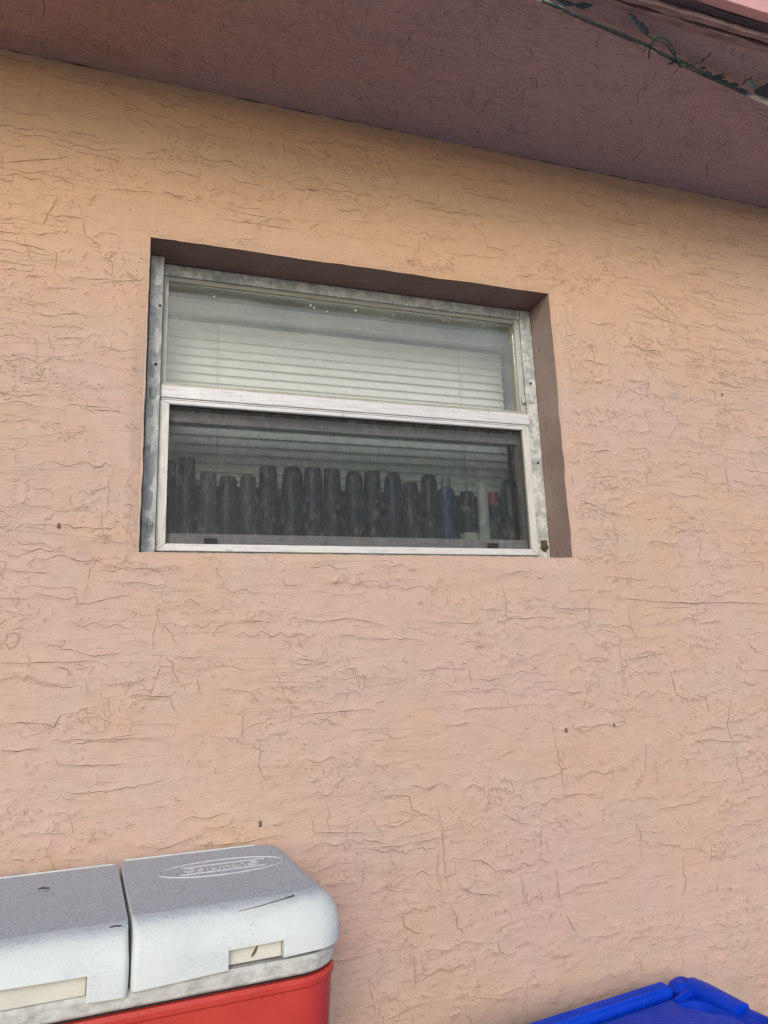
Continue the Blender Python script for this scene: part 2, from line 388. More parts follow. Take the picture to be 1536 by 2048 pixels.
# ------------------------------------------------------------------ trowel marks of the stucco
def vnoise(seed, nx, ny):
    g_ = np.random.default_rng(seed).random((nx + 2, ny + 2))
    def f(u, v):
        u = np.clip(u, 0, .9999) * nx; v = np.clip(v, 0, .9999) * ny
        i, j = int(u), int(v); a, b = u - i, v - j; a = a * a * (3 - 2 * a); b = b * b * (3 - 2 * b)
        return (g_[i, j] * (1 - a) + g_[i + 1, j] * a) * (1 - b) + (g_[i, j + 1] * (1 - a) + g_[i + 1, j + 1] * a) * b
    return f
def make_strokes(u0, u1, v0, v1, seed, dens=1.0, slope=0.0, clear_top=None):
    rg = np.random.default_rng(seed); out = []
    area = (u1 - u0) * (v1 - v0)
    d1 = vnoise(seed + 1, int((u1 - u0) / .16) + 2, int((v1 - v0) / .11) + 2); d2 = vnoise(seed + 2, int((u1 - u0) / .4) + 2, int((v1 - v0) / .4) + 2)
    d3 = vnoise(seed + 5, int((u1 - u0) / .10) + 2, int((v1 - v0) / .06) + 2)
    nrm = lambda x, y: ((x - u0) / (u1 - u0), (y - v0) / (v1 - v0))
    def walk(x, y, h, n, step, ar, kick, kink, curl=0.0):
        """mostly straight runs with sharp jogs and now and then an arc"""
        pts = [(x, y)]; dev = rg.normal(0, kick); arc = 0.0; jog = 0
        for k in range(n):
            if jog > 0: jog -= 1; hh = h + jd
            else:
                if rg.random() < .28: dev = rg.normal(0, kick * 1.8)
                if rg.random() < .06: arc = rg.normal(0, .16)
                elif rg.random() < .3: arc = 0.0
                dev = dev * ar + arc; hh = h + dev
                if rg.random() < kink: jd = rg.choice((-1, 1)) * rg.uniform(.7, 1.6); jog = int(rg.integers(1, 3))
            if curl and k > n - 6: h += curl
            x += math.cos(hh) * step; y += math.sin(hh) * step; pts.append((x, y))
        return pts
    # outlines of single trowel swipes: a straight ledge, a squared or rounded end, part of the way back
    for _ in range(int(area * 12 * dens)):
        x, y = rg.uniform(u0, u1), rg.uniform(v0, v1); L, hh_ = rg.uniform(.05, .17), rg.uniform(.012, .05); sg = rg.choice((-1, 1)); sv = rg.choice((-1, 1)); tilt = slope + rg.normal(0, .05)
        way = [(0, 0), (L, 0), (L + rg.uniform(-.004, .010), hh_ * .35), (L + rg.uniform(-.012, .006), hh_), (L * rg.uniform(.45, .9), hh_ + rg.uniform(-.005, .005)), (L * rg.uniform(.0, .4), hh_ + rg.uniform(-.006, .006))][:rg.choice((3, 3, 4, 4, 5))]
        pts = []
        for (ax, ay), (bx, by) in zip(way, way[1:]):
            m = max(2, int(math.hypot(bx - ax, by - ay) / .0045)); wob = 0.0
            for k in range(m):
                wob = wob * .8 + rg.normal(0, .0006)
                if rg.random() < .05: wob += rg.normal(0, .0022)
                px, py = ax + (bx - ax) * k / m, ay + (by - ay) * k / m + wob
                pts.append((x + sg * (px * math.cos(tilt)) , y + sv * py + px * math.sin(tilt)))
        out.append((pts, rg.uniform(.6, 1.0) * .0017, rg.choice((1, -1))))
    # courses of trowel passes: ledges that follow each other along rows, with hooked ends and pits beneath
    tiltn = vnoise(seed + 9, 4, 6)
    y = v0 + rg.uniform(0, .02)
    while y < v1:
        x = u0 - rg.uniform(0, .2)
        while x < u1:
            L = rg.uniform(.03, .19) * rg.uniform(.6, 1.0); q = d1(*nrm(x, y)) * .5 + d2(*nrm(x, y)) * .5
            if rg.random() < .12 + q * .85:
                yy = y + rg.normal(0, .007); tl = slope + (tiltn(*nrm(x, y)) - .5) * .22; step = .0035; n = int(L / step)
                sc = rg.choice((0, 0, 1, 1, 2)); w1, w2, p1, p2 = rg.uniform(.03, .09), rg.uniform(.008, .018), rg.uniform(0, 6), rg.uniform(0, 6)
                a1, a2 = rg.uniform(.001, .0045), rg.uniform(.0004, .0018); off = 0.0; pts = []
                for k in range(n):
                    px = x + k * step
                    if rg.random() < .035: off += rg.choice((-1, 1)) * rg.uniform(.002, .006)
                    off += rg.normal(0, .00035)
                    s2 = math.sin(px / w2 * 6.28 + p2); s2 = abs(s2) * 2 - 1 if sc == 1 else (s2 if sc == 2 else 0)
                    pts.append((px + rg.normal(0, .0004), yy + tl * (px - x) + off + a1 * math.sin(px / w1 * 6.28 + p1) + a2 * s2))
                if n > 6 and rg.random() < .45:              # hooked end
                    dn = rg.choice((-1, -1, 1)); hx, hy = pts[-1]; ang = 0.0; m = int(rg.uniform(4, 11)); turn = rg.uniform(.18, .45)
                    for k in range(m):
                        ang = min(ang + turn, rg.uniform(1.3, 2.4)); hx += math.cos(ang) * step * .8; hy += dn * math.sin(ang) * step * .8; pts.append((hx, hy))
                if rg.random() < .18: cutp = int(len(pts) * rg.uniform(.3, .7)); pts = pts[:cutp]
                if len(pts) > 3: out.append((pts, rg.uniform(.35, 1.0) * .0016, 1))
                if rg.random() < .5:                         # ragged row of pits and nicks below the ledge
                    for _k in range(int(L * rg.uniform(60, 240))):
                        bx, by = x + rg.uniform(0, L), yy - abs(rg.normal(.004, .006))
                        ln = rg.lognormal(-5.3, .5)
                        out.append((walk(bx, by + tl * (bx - x), rg.normal(0, .8), max(1, int(ln / .0022)), .0022, .9, .4, .12), rg.uniform(.35, .9) * .0013, rg.choice((1, -1))))
            if rg.random() < .20:                            # upright seam where a pass ended
                out.append((walk(x + L, y + rg.normal(0, .01), -math.pi / 2 + rg.normal(0, .12), int(rg.uniform(5, 26)), .0035, .9, .12, .12), rg.uniform(.5, .9) * .0016, rg.choice((1, -1))))
            x += L + rg.uniform(.0, .07)
        y += rg.uniform(.012, .040)
    # long ragged ledges left by the trowel
    for _ in range(int(area * 120 * dens)):
        x, y = rg.uniform(u0, u1), rg.uniform(v0, v1); q = d1(*nrm(x, y)) * .6 + d2(*nrm(x, y)) * .4
        if rg.random() > (q * 1.9 - .25): continue
        L = min(.24, rg.lognormal(-2.95, .62)); step = .0042
        curl = rg.choice((0, 0, 0, 1, -1)) * rg.uniform(.25, .5)
        h = slope + rg.normal(0, .10) + (math.pi if rg.random() < .5 else 0)
        if rg.random() < .30: h += rg.choice((-1, 1)) * rg.uniform(.5, 1.5); L *= .6
        out.append((walk(x, y, h, max(4, int(L / step)), step, .93, rg.uniform(.08, .20), .085, curl), rg.uniform(.45, 1.0) ** 1.2 * .0020, rg.choice((1, -1))))
    # bundles of short squiggles
    for _ in range(int(area * 330 * dens)):
        x, y = rg.uniform(u0, u1), rg.uniform(v0, v1); q = d3(*nrm(x, y)) * .65 + d1(*nrm(x, y)) * .35
        if q < .45: continue
        n = int(rg.uniform(6, 30) * (q + .3)); sx, sy = rg.uniform(.012, .05), rg.uniform(.006, .02); hb = rg.uniform(0, math.pi)
        par = rg.random() < .35
        for _k in range(n):
            hx = hb + rg.normal(0, .25) if par else (slope + rg.normal(0, .7) + (math.pi if rg.random() < .5 else 0))
            L = rg.lognormal(-4.75, .55)
            out.append((walk(x + rg.normal(0, sx), y + rg.normal(0, sy), hx, max(2, int(L / .0026)), .0026, .9, .38, .14), rg.uniform(.40, 1.0) * .0014, rg.choice((1, -1))))
    # single curls and specks all over
    for _ in range(int(area * 620 * dens)):
        x, y = rg.uniform(u0, u1), rg.uniform(v0, v1)
        L = rg.lognormal(-5.0, .6)
        out.append((walk(x, y, slope + rg.normal(0, .6), max(1, int(L / .0026)), .0026, .9, .35, .1), rg.uniform(.3, .8) * .0014, rg.choice((1, -1))))
    # hair-thin straight drag lines
    for _ in range(int(area * 300 * dens)):
        x, y = rg.uniform(u0, u1), rg.uniform(v0, v1)
        if d2(*nrm(x, y)) < .42: continue
        out.append((walk(x, y, slope + rg.normal(0, .05), int(rg.uniform(6, 34)), .005, .8, .02, 0), rg.uniform(.30, .55) * .0010, 1))
    return out
def stroke_mesh(name, strokes, frame, mats, parent, keep, hs=1.0):
    """each stroke is a small ledge: a gentle painted slope up to a lip, then a steep underside with shade painted into its colour"""
    P = []; Fq = []; MI = []
    for pts, w, side in strokes:
        a = np.array(pts); n = len(a)
        if n < 2 or not keep(a): continue
        t = np.gradient(a, axis=0); t /= np.linalg.norm(t, axis=1)[:, None] + 1e-9
        nn = np.stack([-t[:, 1], t[:, 0]], 1)
        if abs(nn[:, 1].mean()) > .25: nn *= np.sign(nn[:, 1].mean())
        else: nn *= side
        k = np.linspace(0, 1, n); ta = np.clip(np.sin(k * math.pi), .0, 1) ** .55 * (.75 + .25 * np.sin(k * 17 + w * 1e6)) + .06
        ww = (w * ta)[:, None]
        A = a + nn * ww * 2.4; B = a - nn * ww * 1.05
        i = len(P)
        for q in range(n):
            P.append(frame(A[q], .00015)); P.append(frame(a[q], w * ta[q] * .62 * hs + .0002)); P.append(frame(B[q], .0001))
        for q in range(n - 1):
            b = i + 3 * q
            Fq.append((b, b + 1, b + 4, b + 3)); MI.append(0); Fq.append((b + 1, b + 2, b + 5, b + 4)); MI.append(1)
    me = bpy.data.meshes.new(name); me.from_pydata(P, [], Fq); me.update()
    o = link(name, me, mats, parent); me.polygons.foreach_set('material_index', MI)
    tag(o, kind='stuff'); return o

wall_s = make_strokes(-1.0, 2.7, SILL - 1.45, EAVE - .01, 5, 1.0, -.01)
def trace(pix, w, side=1):
    pts = [sight(u, v, 1, 0.0) for u, v in pix]; out = []
    rg = np.random.default_rng(int(pix[0][0] * 7 + pix[0][1]))
    for a, b in zip(pts, pts[1:]):
        n = max(2, int((b - a).length / .006))
        for k in range(n):
            p = a.lerp(b, k / n); out.append((p.x + rg.normal(0, .0007), p.z + rg.normal(0, .0007)))
    out.append((pts[-1].x, pts[-1].z)); return (out, w, side)
# the most noticeable ledges and cracks of this wall
for pix, w in (
    (((600, 1238), (640, 1244), (690, 1236), (730, 1242), (766, 1250)), .0022), (((600, 1428), (660, 1424), (720, 1418), (750, 1420)), .0020),
    (((765, 1592), (790, 1588), (818, 1592), (822, 1618), (860, 1630)), .0022), (((766, 1650), (790, 1652), (818, 1638), (830, 1622)), .0024),
    (((874, 1612), (882, 1650), (886, 1690), (890, 1745), (893, 1780)), .0018), (((622, 1632), (628, 1664), (660, 1662), (740, 1664)), .0022),
    (((700, 1696), (740, 1694), (800, 1690), (850, 1680), (910, 1668)), .0018), (((804, 1826), (808, 1848), (826, 1862), (842, 1866)), .0030),
    (((1230, 1196), (1300, 1202), (1380, 1206), (1460, 1204), (1536, 1208)), .0026), (((1255, 1225), (1260, 1260), (1270, 1278)), .0020),
    (((1336, 1338), (1342, 1360), (1350, 1386), (1360, 1398)), .0022), (((1240, 1320), (1330, 1304), (1340, 1310)), .0022),
    (((1232, 1280), (1240, 1330), (1245, 1380)), .0016), (((1458, 1400), (1452, 1450), (1460, 1476), (1476, 1484)), .0022),
    (((1100, 1440), (1115, 1520), (1130, 1600)), .0014), (((1116, 1588), (1160, 1586), (1200, 1590)), .0018),
    (((10, 1290), (16, 1268), (40, 1266), (36, 1290), (20, 1298), (8, 1280)), .0022), (((0, 1326), (60, 1325), (200, 1322)), .0022),
    (((0, 1448), (40, 1444), (90, 1446), (108, 1454), (122, 1428), (160, 1424)), .0024), (((114, 1480), (130, 1478), (230, 1476), (320, 1474)), .0020),
    (((108, 1512), (120, 1528), (170, 1530), (260, 1526)), .0022), (((270, 1388), (340, 1394), (348, 1420), (362, 1426)), .0022),
    (((0, 1498), (40, 1502), (78, 1494)), .0026), (((114, 1576), (140, 1586), (230, 1578), (300, 1566), (330, 1556)), .0020),
    (((296, 1404), (320, 1332), (346, 1334), (350, 1350)), .0016), (((148, 1170), (156, 1208), (180, 1206), (220, 1196), (260, 1190)), .0020),
    (((495, 1485), (520, 1500), (516, 1530), (530, 1560), (540, 1545)), .0020), (((340, 1100), (380, 1124), (430, 1128), (440, 1146)), .0020),
    (((230, 715), (292, 718)), .0024), (((0, 330), (60, 324), (110, 322), (140, 316)), .0020), (((20, 340), (50, 350), (100, 346)), .0018),
    (((160, 410), (166, 440), (170, 470), (196, 490), (200, 510)), .0022), (((100, 434), (150, 436), (170, 440)), .0020), (((0, 480), (60, 494), (100, 506)), .0022),
    (((196, 568), (240, 564), (280, 562), (292, 550)), .0018), (((40, 1098), (60, 1104), (80, 1098), (100, 1104), (116, 1096)), .0026),
    (((1270, 612), (1320, 640), (1370, 655), (1375, 668), (1350, 672)), .0018), (((1250, 740), (1240, 780), (1228, 806)), .0022), (((1355, 840), (1335, 876), (1328, 890)), .0022),
    (((900, 1810), (912, 1830), (914, 1852), (930, 1870)), .0022), (((1040, 1750), (1048, 1800), (1062, 1816)), .0022), (((1130, 1826), (1142, 1850), (1150, 1862)), .0026),
    (((826, 1905), (830, 1960), (826, 1974)), .0022), (((940, 1990), (1000, 1996), (1040, 1990)), .0020), (((994, 1876), (998, 1900), (1010, 1908)), .0022),
    (((900, 1715), (960, 1718), (990, 1740), (1040, 1734)), .0022), (((910, 1760), (940, 1784), (1000, 1790)), .0024), (((1000, 1625), (1040, 1644), (1060, 1646)), .0022)):
    wall_s.append(trace(pix, w * .8))
def keep_wall(a):
    m = a.mean(0); lo, hi = a.min(0) - .006, a.max(0) + .006
    if hi[1] > EAVE - .006 or lo[1] < .02: return False
    return not (hi[0] > 0 and lo[0] < W and hi[1] > SILL and lo[1] < SILL + H)
# the coat itself: a fine relief sheet whose plates step down at the ledges
GX0, GX1, GZ0, GZ1, GP = -.85, 2.45, SILL - 1.15, EAVE - .001, .0032
gnx, gnz = int((GX1 - GX0) / GP) + 1, int((GZ1 - GZ0) / GP) + 1
HF = np.zeros((gnz, gnx), np.float32)
ramp_up = np.exp(-np.arange(14) * GP / .013).astype(np.float32); ramp_dn = -.35 * np.exp(-np.arange(5) * GP / .005).astype(np.float32)
for pts, w, side in wall_s:
    big = len(pts) > 9
    for px, pz in pts:
        i, j = int((px - GX0) / GP), int((pz - GZ0) / GP)
        if not (1 <= i < gnx - 1 and 6 <= j < gnz - 15): continue
        if big:
            HF[j:j + 14, i] = np.maximum(HF[j:j + 14, i], ramp_up * w * 1.5)
            HF[j - 5:j, i] = np.minimum(HF[j - 5:j, i], ramp_dn[::-1] * w * 1.3)
        else:
            HF[j:j + 2, i:i + 2] += w * .40
for _ in range(2): HF = (HF + np.roll(HF, 1, 1) + np.roll(HF, -1, 1)) / 3
HF = HF * .8 + .2 * (np.roll(HF, 1, 0) + np.roll(HF, -1, 0)) / 2
def fbm(shape, cells, seed):
    rg = np.random.default_rng(seed); tot = np.zeros(shape, np.float32)
    for (cx, cz), amp in cells:
        gg = rg.random((int(shape[0] * GP / cz) + 3, int(shape[1] * GP / cx) + 3)).astype(np.float32) - .5
        v = np.arange(shape[0]) * GP / cz; u = np.arange(shape[1]) * GP / cx
        vi, ui = v.astype(int), u.astype(int); fv, fu = v - vi, u - ui; fv = (fv * fv * (3 - 2 * fv))[:, None]; fu = (fu * fu * (3 - 2 * fu))[None]
        tot += amp * ((gg[vi][:, ui] * (1 - fu) + gg[vi][:, ui + 1] * fu) * (1 - fv) + (gg[vi + 1][:, ui] * (1 - fu) + gg[vi + 1][:, ui + 1] * fu) * fv)
    return tot
HF += fbm(HF.shape, [((.35, .22), .004), ((.12, .06), .0022), ((.05, .018), .0011), ((.016, .007), .0006)], 77)
HF += .0042
XX = GX0 + np.arange(gnx) * GP; ZZ = GZ0 + np.arange(gnz) * GP
def fade(a, lo, hi, m): return np.clip(np.minimum(a - lo, hi - a) / m, 0, 1)
win_d = np.maximum(np.maximum(-XX[None] + 0, XX[None] - W), np.maximum(SILL - ZZ[:, None], ZZ[:, None] - SILL - H))   # distance outside the opening
FA = fade(XX, GX0, GX1, .05)[None] * fade(ZZ, GZ0, GZ1, .04)[:, None] * np.clip((win_d - .003) / .022, 0, 1)
HF = np.clip(HF, .0004, .02) * FA + .0003
vid = np.arange(gnx * gnz).reshape(gnz, gnx)
ok = win_d > .0035
cell = ok[:-1, :-1] & ok[1:, :-1] & ok[:-1, 1:] & ok[1:, 1:]
quads = np.stack([vid[:-1, :-1][cell], vid[:-1, 1:][cell], vid[1:, 1:][cell], vid[1:, :-1][cell]], 1)
co = np.empty((gnz, gnx, 3), np.float32); co[..., 0] = XX[None]; co[..., 2] = ZZ[:, None]; co[..., 1] = -HF
me = bpy.data.meshes.new('stucco_coat'); me.vertices.add(gnx * gnz); me.vertices.foreach_set('co', co.ravel())
me.loops.add(quads.size); me.loops.foreach_set('vertex_index', quads.ravel().astype(np.int32))
me.polygons.add(len(quads)); me.polygons.foreach_set('loop_start', np.arange(0, quads.size, 4, dtype=np.int32)); me.polygons.foreach_set('loop_total', np.full(len(quads), 4, np.int32))
me.update(calc_edges=True); me.validate()
link('stucco_coat', me, M['stucco'], house, True)
def coat(x, z):
    u = min(max((x - GX0) / GP, 0), gnx - 1.001); v = min(max((z - GZ0) / GP, 0), gnz - 1.001); i, j = int(u), int(v); a, b = u - i, v - j
    if x < GX0 or x > GX1 or z < GZ0 or z > GZ1: return 0.0
    return float((HF[j, i] * (1 - a) + HF[j, i + 1] * a) * (1 - b) + (HF[j + 1, i] * (1 - a) + HF[j + 1, i + 1] * a) * b)
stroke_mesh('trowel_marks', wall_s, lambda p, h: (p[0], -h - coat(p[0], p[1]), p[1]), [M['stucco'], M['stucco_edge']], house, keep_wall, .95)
sof_s = make_strokes(-1.0, 3.0, .01, DEEP - .012, 21, 1.9, .03)
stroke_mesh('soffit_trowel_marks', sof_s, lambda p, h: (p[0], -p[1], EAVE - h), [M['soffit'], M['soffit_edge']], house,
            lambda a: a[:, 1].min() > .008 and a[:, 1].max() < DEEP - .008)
# bead of lumpy filler along the inside corner of wall and soffit
Vv = []; Ff = []; xx = np.linspace(-2, 4, 500); aa = np.abs(np.convolve(rng.normal(0, 1, 504), np.ones(5) / 2.2, 'valid'))[:500]
for x, a in zip(xx, aa):
    s_ = max(.0002, .0003 + .0010 * (a - .45)); Vv += [(x, -.0002, EAVE - s_ * 1.6), (x, -s_ * .6, EAVE - s_ * .5), (x, -s_ * 1.4, EAVE - .0002)]
for i in range(len(xx) - 1):
    for k in range(2): Ff.append((3 * i + k, 3 * i + k + 1, 3 * i + 4 + k, 3 * i + 3 + k))
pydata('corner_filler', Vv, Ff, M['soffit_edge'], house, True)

# ------------------------------------------------------------------ window
Z = SILL
win = from_bm('window', (lambda b: (bm_box(b, (.001, .066, Z + .001), (.028, .142, Z + H - .001), .002), bm_box(b, (W - .032, .092, Z + .001), (W - .001, .142, Z + H - .001), .002),
      bm_box(b, (.0282, .094, Z + H - .027), (W - .0322, .142, Z + H - .001), .002), bm_box(b, (.0282, .090, Z + .001), (W - .0322, .142, Z + .0165), .0015), b)[-1])(bmesh.new()), M['frame'], house)
win['label'] = 'weathered aluminium window frame with peeling white paint'
# upper fixed light: glazing stops and pane
box('glazing_stop', (.0285, .0985, Z + .3802), (.0395, .118, Z + H - .0275), M['alu_dull_v'], win, .001)
box('glazing_stop', (W - .046, .0985, Z + .3802), (W - .0325, .118, Z + H - .0275), M['alu_dull_v'], win, .001)
box('glazing_stop', (.0397, .1000, Z + H - .0375), (W - .0462, .118, Z + H - .0275), M['alu_dull'], win, .001)
box('glazing_stop', (.0285, .0860, Z + .3725), (W - .0330, .118, Z + .3800), M['alu_dull'], win, .001)
box('pane', (.0398, .1075, Z + .3802), (W - .0464, .1105, Z + H - .0377), M['glass'], win)
# meeting rail, stepped underneath
boxes('meeting_rail', [((.0282, .0800, Z + .3440), (W - .0345, .120, Z + .3722))], M['alu'], win, .0022)
boxes('meeting_rail_step', [((.0300, .0830, Z + .3405), (W - .0360, .1190, Z + .3437))], M['alu'], win, .001)
# insect screen: mitred frame bars, mesh and two pull tabs
sx0, sx1, sz0, sz1, sy0, sy1 = .0290, W - .0370, Z + .0170, Z + .3400, .0835, .0945
def bar(name, a, b, c, d, mat):
    """a mitred bar in the plane of the window, outer edge a-b, inner edge d-c"""
    q = [a, b, c, d]; Vb = [(x, sy0, z) for x, z in q] + [(x, sy1, z) for x, z in q]
    bmx = bmesh.new(); vv = [bmx.verts.new(p) for p in Vb]
    for f in ((0, 1, 2, 3), (7, 6, 5, 4), (0, 4, 5, 1), (1, 5, 6, 2), (2, 6, 7, 3), (3, 7, 4, 0)): bmx.faces.new([vv[i] for i in f])
    bmesh.ops.recalc_face_normals(bmx, faces=bmx.faces)
    bmesh.ops.bevel(bmx, geom=bmx.edges[:], offset=.0009, segments=2, affect='EDGES')
    return from_bm(name, bmx, mat, win)
bw = .0185; e = .0004
bar('screen_frame', (sx0, sz0), (sx0, sz1), (sx0 + bw, sz1 - .0085 - e), (sx0 + bw, sz0 + .0150 + e), M['alu_v'])
bar('screen_frame', (sx1, sz0), (sx1, sz1), (sx1 - bw, sz1 - .0085 - e), (sx1 - bw, sz0 + .0150 + e), M['alu_v'])
bar('screen_frame', (sx0 + e, sz1), (sx1 - e, sz1), (sx1 - bw - e, sz1 - .0085), (sx0 + bw + e, sz1 - .0085), M['alu'])
bar('screen_frame', (sx0 + e, sz0), (sx1 - e, sz0), (sx1 - bw - e, sz0 + .0150), (sx0 + bw + e, sz0 + .0150), M['alu'])
Vs = []; Fs = []; nx, nz = 40, 16
for j in range(nz + 1):
    for i in range(nx + 1):
        a, b = i / nx, j / nz
        Vs.append((sx0 + bw - .002 + a * (sx1 - sx0 - 2 * bw + .004), .0905 + .0035 * math.sin(math.pi * a) * math.sin(math.pi * b) + .0006 * math.sin(9 * a + 4 * b), sz0 + .013 + b * (sz1 - sz0 - .025)))
for j in range(nz):
    for i in range(nx): Fs.append((j * (nx + 1) + i, j * (nx + 1) + i + 1, (j + 1) * (nx + 1) + i + 1, (j + 1) * (nx + 1) + i))
pydata('insect_screen', Vs, Fs, M['screen'], win, True)
for px in (.124, .771):
    box('pull_tab', (px, .0860, Z + .0335), (px + .027, .0890, Z + .0450), M['black'], win, .0006)
# lower sash behind the screen
boxes('sash_top_rail', [((.0480, .1180, Z + .304), (W - .0520, .1400, Z + .345))], M['alu'], win, .0015)
boxes('sash_bottom_rail', [((.0480, .1080, Z + .0170), (W - .0520, .1400, Z + .058))], M['alu'], win, .0015)
for a, b in ((.030, .0478), (W - .0518, W - .034)):
    boxes('sash_stile', [((a, .1210, Z + .0170), (b, .1402, Z + .345))], M['alu_dull_v'], win, .0015)
box('sash_pane', (.0482, .1290, Z + .0582), (W - .0522, .1320, Z + .3038), M['glass_low'], win)
box('seal_strip', (.0400, .1000, Z + .3300), (W - .0450, .1178, Z + .3403), M['dark_gap'], win)
# cobweb fluff and dust clumps caught at the top of the upper pane
M['fluff'] = plain('cobweb_fluff', (.75, .75, .70), .9, bumpd=0)
for k, (x, z, r) in enumerate(((.065, .600, .0012), (.135, .6105, .0016), (.138, .604, .0012), (.36, .611, .0024), (.368, .607, .0018), (.40, .600, .0022), (.47, .612, .0016), (.55, .613, .0018), (.565, .6115, .0014), (.62, .612, .0013), (.70, .6145, .0018), (.715, .613, .0014), (.81, .613, .0012))):
    bmx = bmesh.new(); bmesh.ops.create_icosphere(bmx, subdivisions=1, radius=r)
    for v in bmx.verts: v.co = Vector((v.co.x * random.Random(k).uniform(.6, 1.8), v.co.y * .3, v.co.z * random.Random(k + 50).uniform(.5, 2.0))) + Vector((x, .1068, Z + z))
    from_bm('dust_clump', bmx, M['fluff'], win)
# corner hardware: old clip shells and screw heads on the frame, spots of silicone
M['screw'] = plain('rusty_screw', (.035, .03, .026), .6, .4)
def screw(x, z, y=.0905, r=.0032):
    if x < .03: y -= .026
    bmx = bmesh.new(); bmesh.ops.create_cone(bmx, cap_ends=True, segments=10, radius1=r, radius2=r * .7, depth=.003, matrix=Matrix.Translation((x, y, z)) @ Matrix.Rotation(R(90), 4, 'X'))
    from_bm('screw', bmx, M['screw'], win)
for x, z in ((.0225, .545), (.018, .410), (.010, .345), (.016, .06), (W - .016, .46), (W - .014, .25)): screw(x, Z + z)
def clip(x, z, sgn, r=.013):
    yo = .0655 if x < .028 else .0915
    Vc = []; Fc = []; n, m_ = 8, 5
    for i in range(n + 1):
        for j in range(m_ + 1):
            a = math.pi * (.05 + .9 * i / n) ; b = j / m_
            Vc.append((x + sgn * r * .62 * math.cos(a) * (1 - .4 * b), yo - .006 * math.sin(a) * (1 - b * .6), z - r * 1.7 * b + r * .4 * math.sin(a)))
    for i in range(n):
        for j in range(m_): Fc.append((i * (m_ + 1) + j, (i + 1) * (m_ + 1) + j, (i + 1) * (m_ + 1) + j + 1, i * (m_ + 1) + j + 1))
    pydata('clip', Vc, Fc, M['frame'], win, True)
clip(.0145, Z + .352, 1); clip(W - .017, Z + .425, -1); clip(.017, Z + .068, 1, .011); clip(W - .0395, Z + .420, -1, .011); clip(.0345, Z + .072, 1, .009)
# flakes of white paint left on the left flange
M['flake'] = plain('old_white_paint', (.68, .68, .64), .6, var=.2)
M['grey_patch'] = plain('grey_primer_patch', (.34, .37, .385), .6, var=.15)
def flake(cx, cz, rx, rz, mat, y, seed):
    y -= .026
    rg = np.random.default_rng(seed); n = 16; q = 1 + rg.normal(0, .22, n); q = (q + np.roll(q, 1)) / 2
    ring = [(cx + rx * q[k] * math.cos(2 * math.pi * k / n), cz + rz * q[k] * math.sin(2 * math.pi * k / n)) for k in range(n)]
    ring = [(min(max(x, .003), .0265), z) for x, z in ring]
    Vf = [(x, y, z) for x, z in ring] + [(x, .0665, z) for x, z in ring]
    pydata('paint_flake', Vf, [tuple(range(n))] + [(k, (k + 1) % n, n + (k + 1) % n, n + k) for k in range(n)], mat, win)
flake(.0175, Z + .150, .0085, .105, M['flake'], .0912, 3); flake(.0150, Z + .185, .0085, .034, M['grey_patch'], .0905, 4)
flake(.0120, Z + .118, .0075, .028, M['grey_patch'], .0906, 6); flake(.0190, Z + .470, .006, .032, M['flake'], .0912, 8)
flake(.0200, Z + .300, .004, .035, M['flake'], .0912, 9); flake(.0080, Z + .250, .004, .020, M['flake'], .0912, 10); flake(.0150, Z + .600, .007, .012, M['flake'], .0912, 12)
flake(.0100, Z + .400, .006, .018, M['grey_patch'], .0906, 14); flake(.0140, Z + .060, .007, .020, M['grey_patch'], .0906, 15)

# ------------------------------------------------------------------ blind inside the window
BY = .262
blind = tag(empty('window_blind', (.5, BY, Z + .66)), 'closed white horizontal mini blind hanging inside the window', 'blind')
def bl(o): o.matrix_parent_inverse = Matrix.Translation((-.5, -BY, -(Z + .66))); return o
bx0, bx1 = -.012, .9365
bl(box('headrail', (bx0, BY - .018, Z + .634), (bx1 - .024, BY + .014, Z + .667), M['blind'], blind, .002))
bl(box('end_cap', (bx1 - .0238, BY - .019, Z + .633), (bx1 + .002, BY + .014, Z + .668), M['blind_cream'], blind, .002))
pitch = .0223; slat_me = None
NSL = 18
for k in range(NSL):
    zc = Z + .604 - k * pitch
    if slat_me is None:
        Vl = []; Fl = []; n = 6; L = 24
        for i in range(L + 1):
            x = bx0 + (bx1 - bx0) * i / L - .5
            for j in range(n + 1):
                t = j / n - .5; Vl.append((x, -.0010 + .0055 * t + .0075 * (t * t * 4 - 1) * -.35, t * .0246))
        for i in range(L):
            for j in range(n): Fl.append((i * (n + 1) + j, (i + 1) * (n + 1) + j, (i + 1) * (n + 1) + j + 1, i * (n + 1) + j + 1))
        s0 = pydata('slat', Vl, Fl, M['blind'], blind, True); slat_me = s0.data
    else:
        s0 = bpy.data.objects.new('slat', slat_me); C.objects.link(s0); s0.parent = blind
    rr = random.Random(k); s0.location = (0, rr.uniform(-.0006, .0006), zc - (Z + .66)); s0.rotation_euler = (rr.uniform(-.03, .03), rr.uniform(-.0009, .0009), 0)
for cx in (.158, .802):
    bl(tube('ladder_cord', [(cx, BY - .0115, Z + .634), (cx + .001, BY - .0120, Z + .30), (cx, BY - .0115, Z + .205)], .0009, M['cord'], blind, 6))
bl(box('bottom_rail', (bx0, BY - .010, Z + .1990), (bx1, BY + .012, Z + .2090), M['blind'], blind, .002))

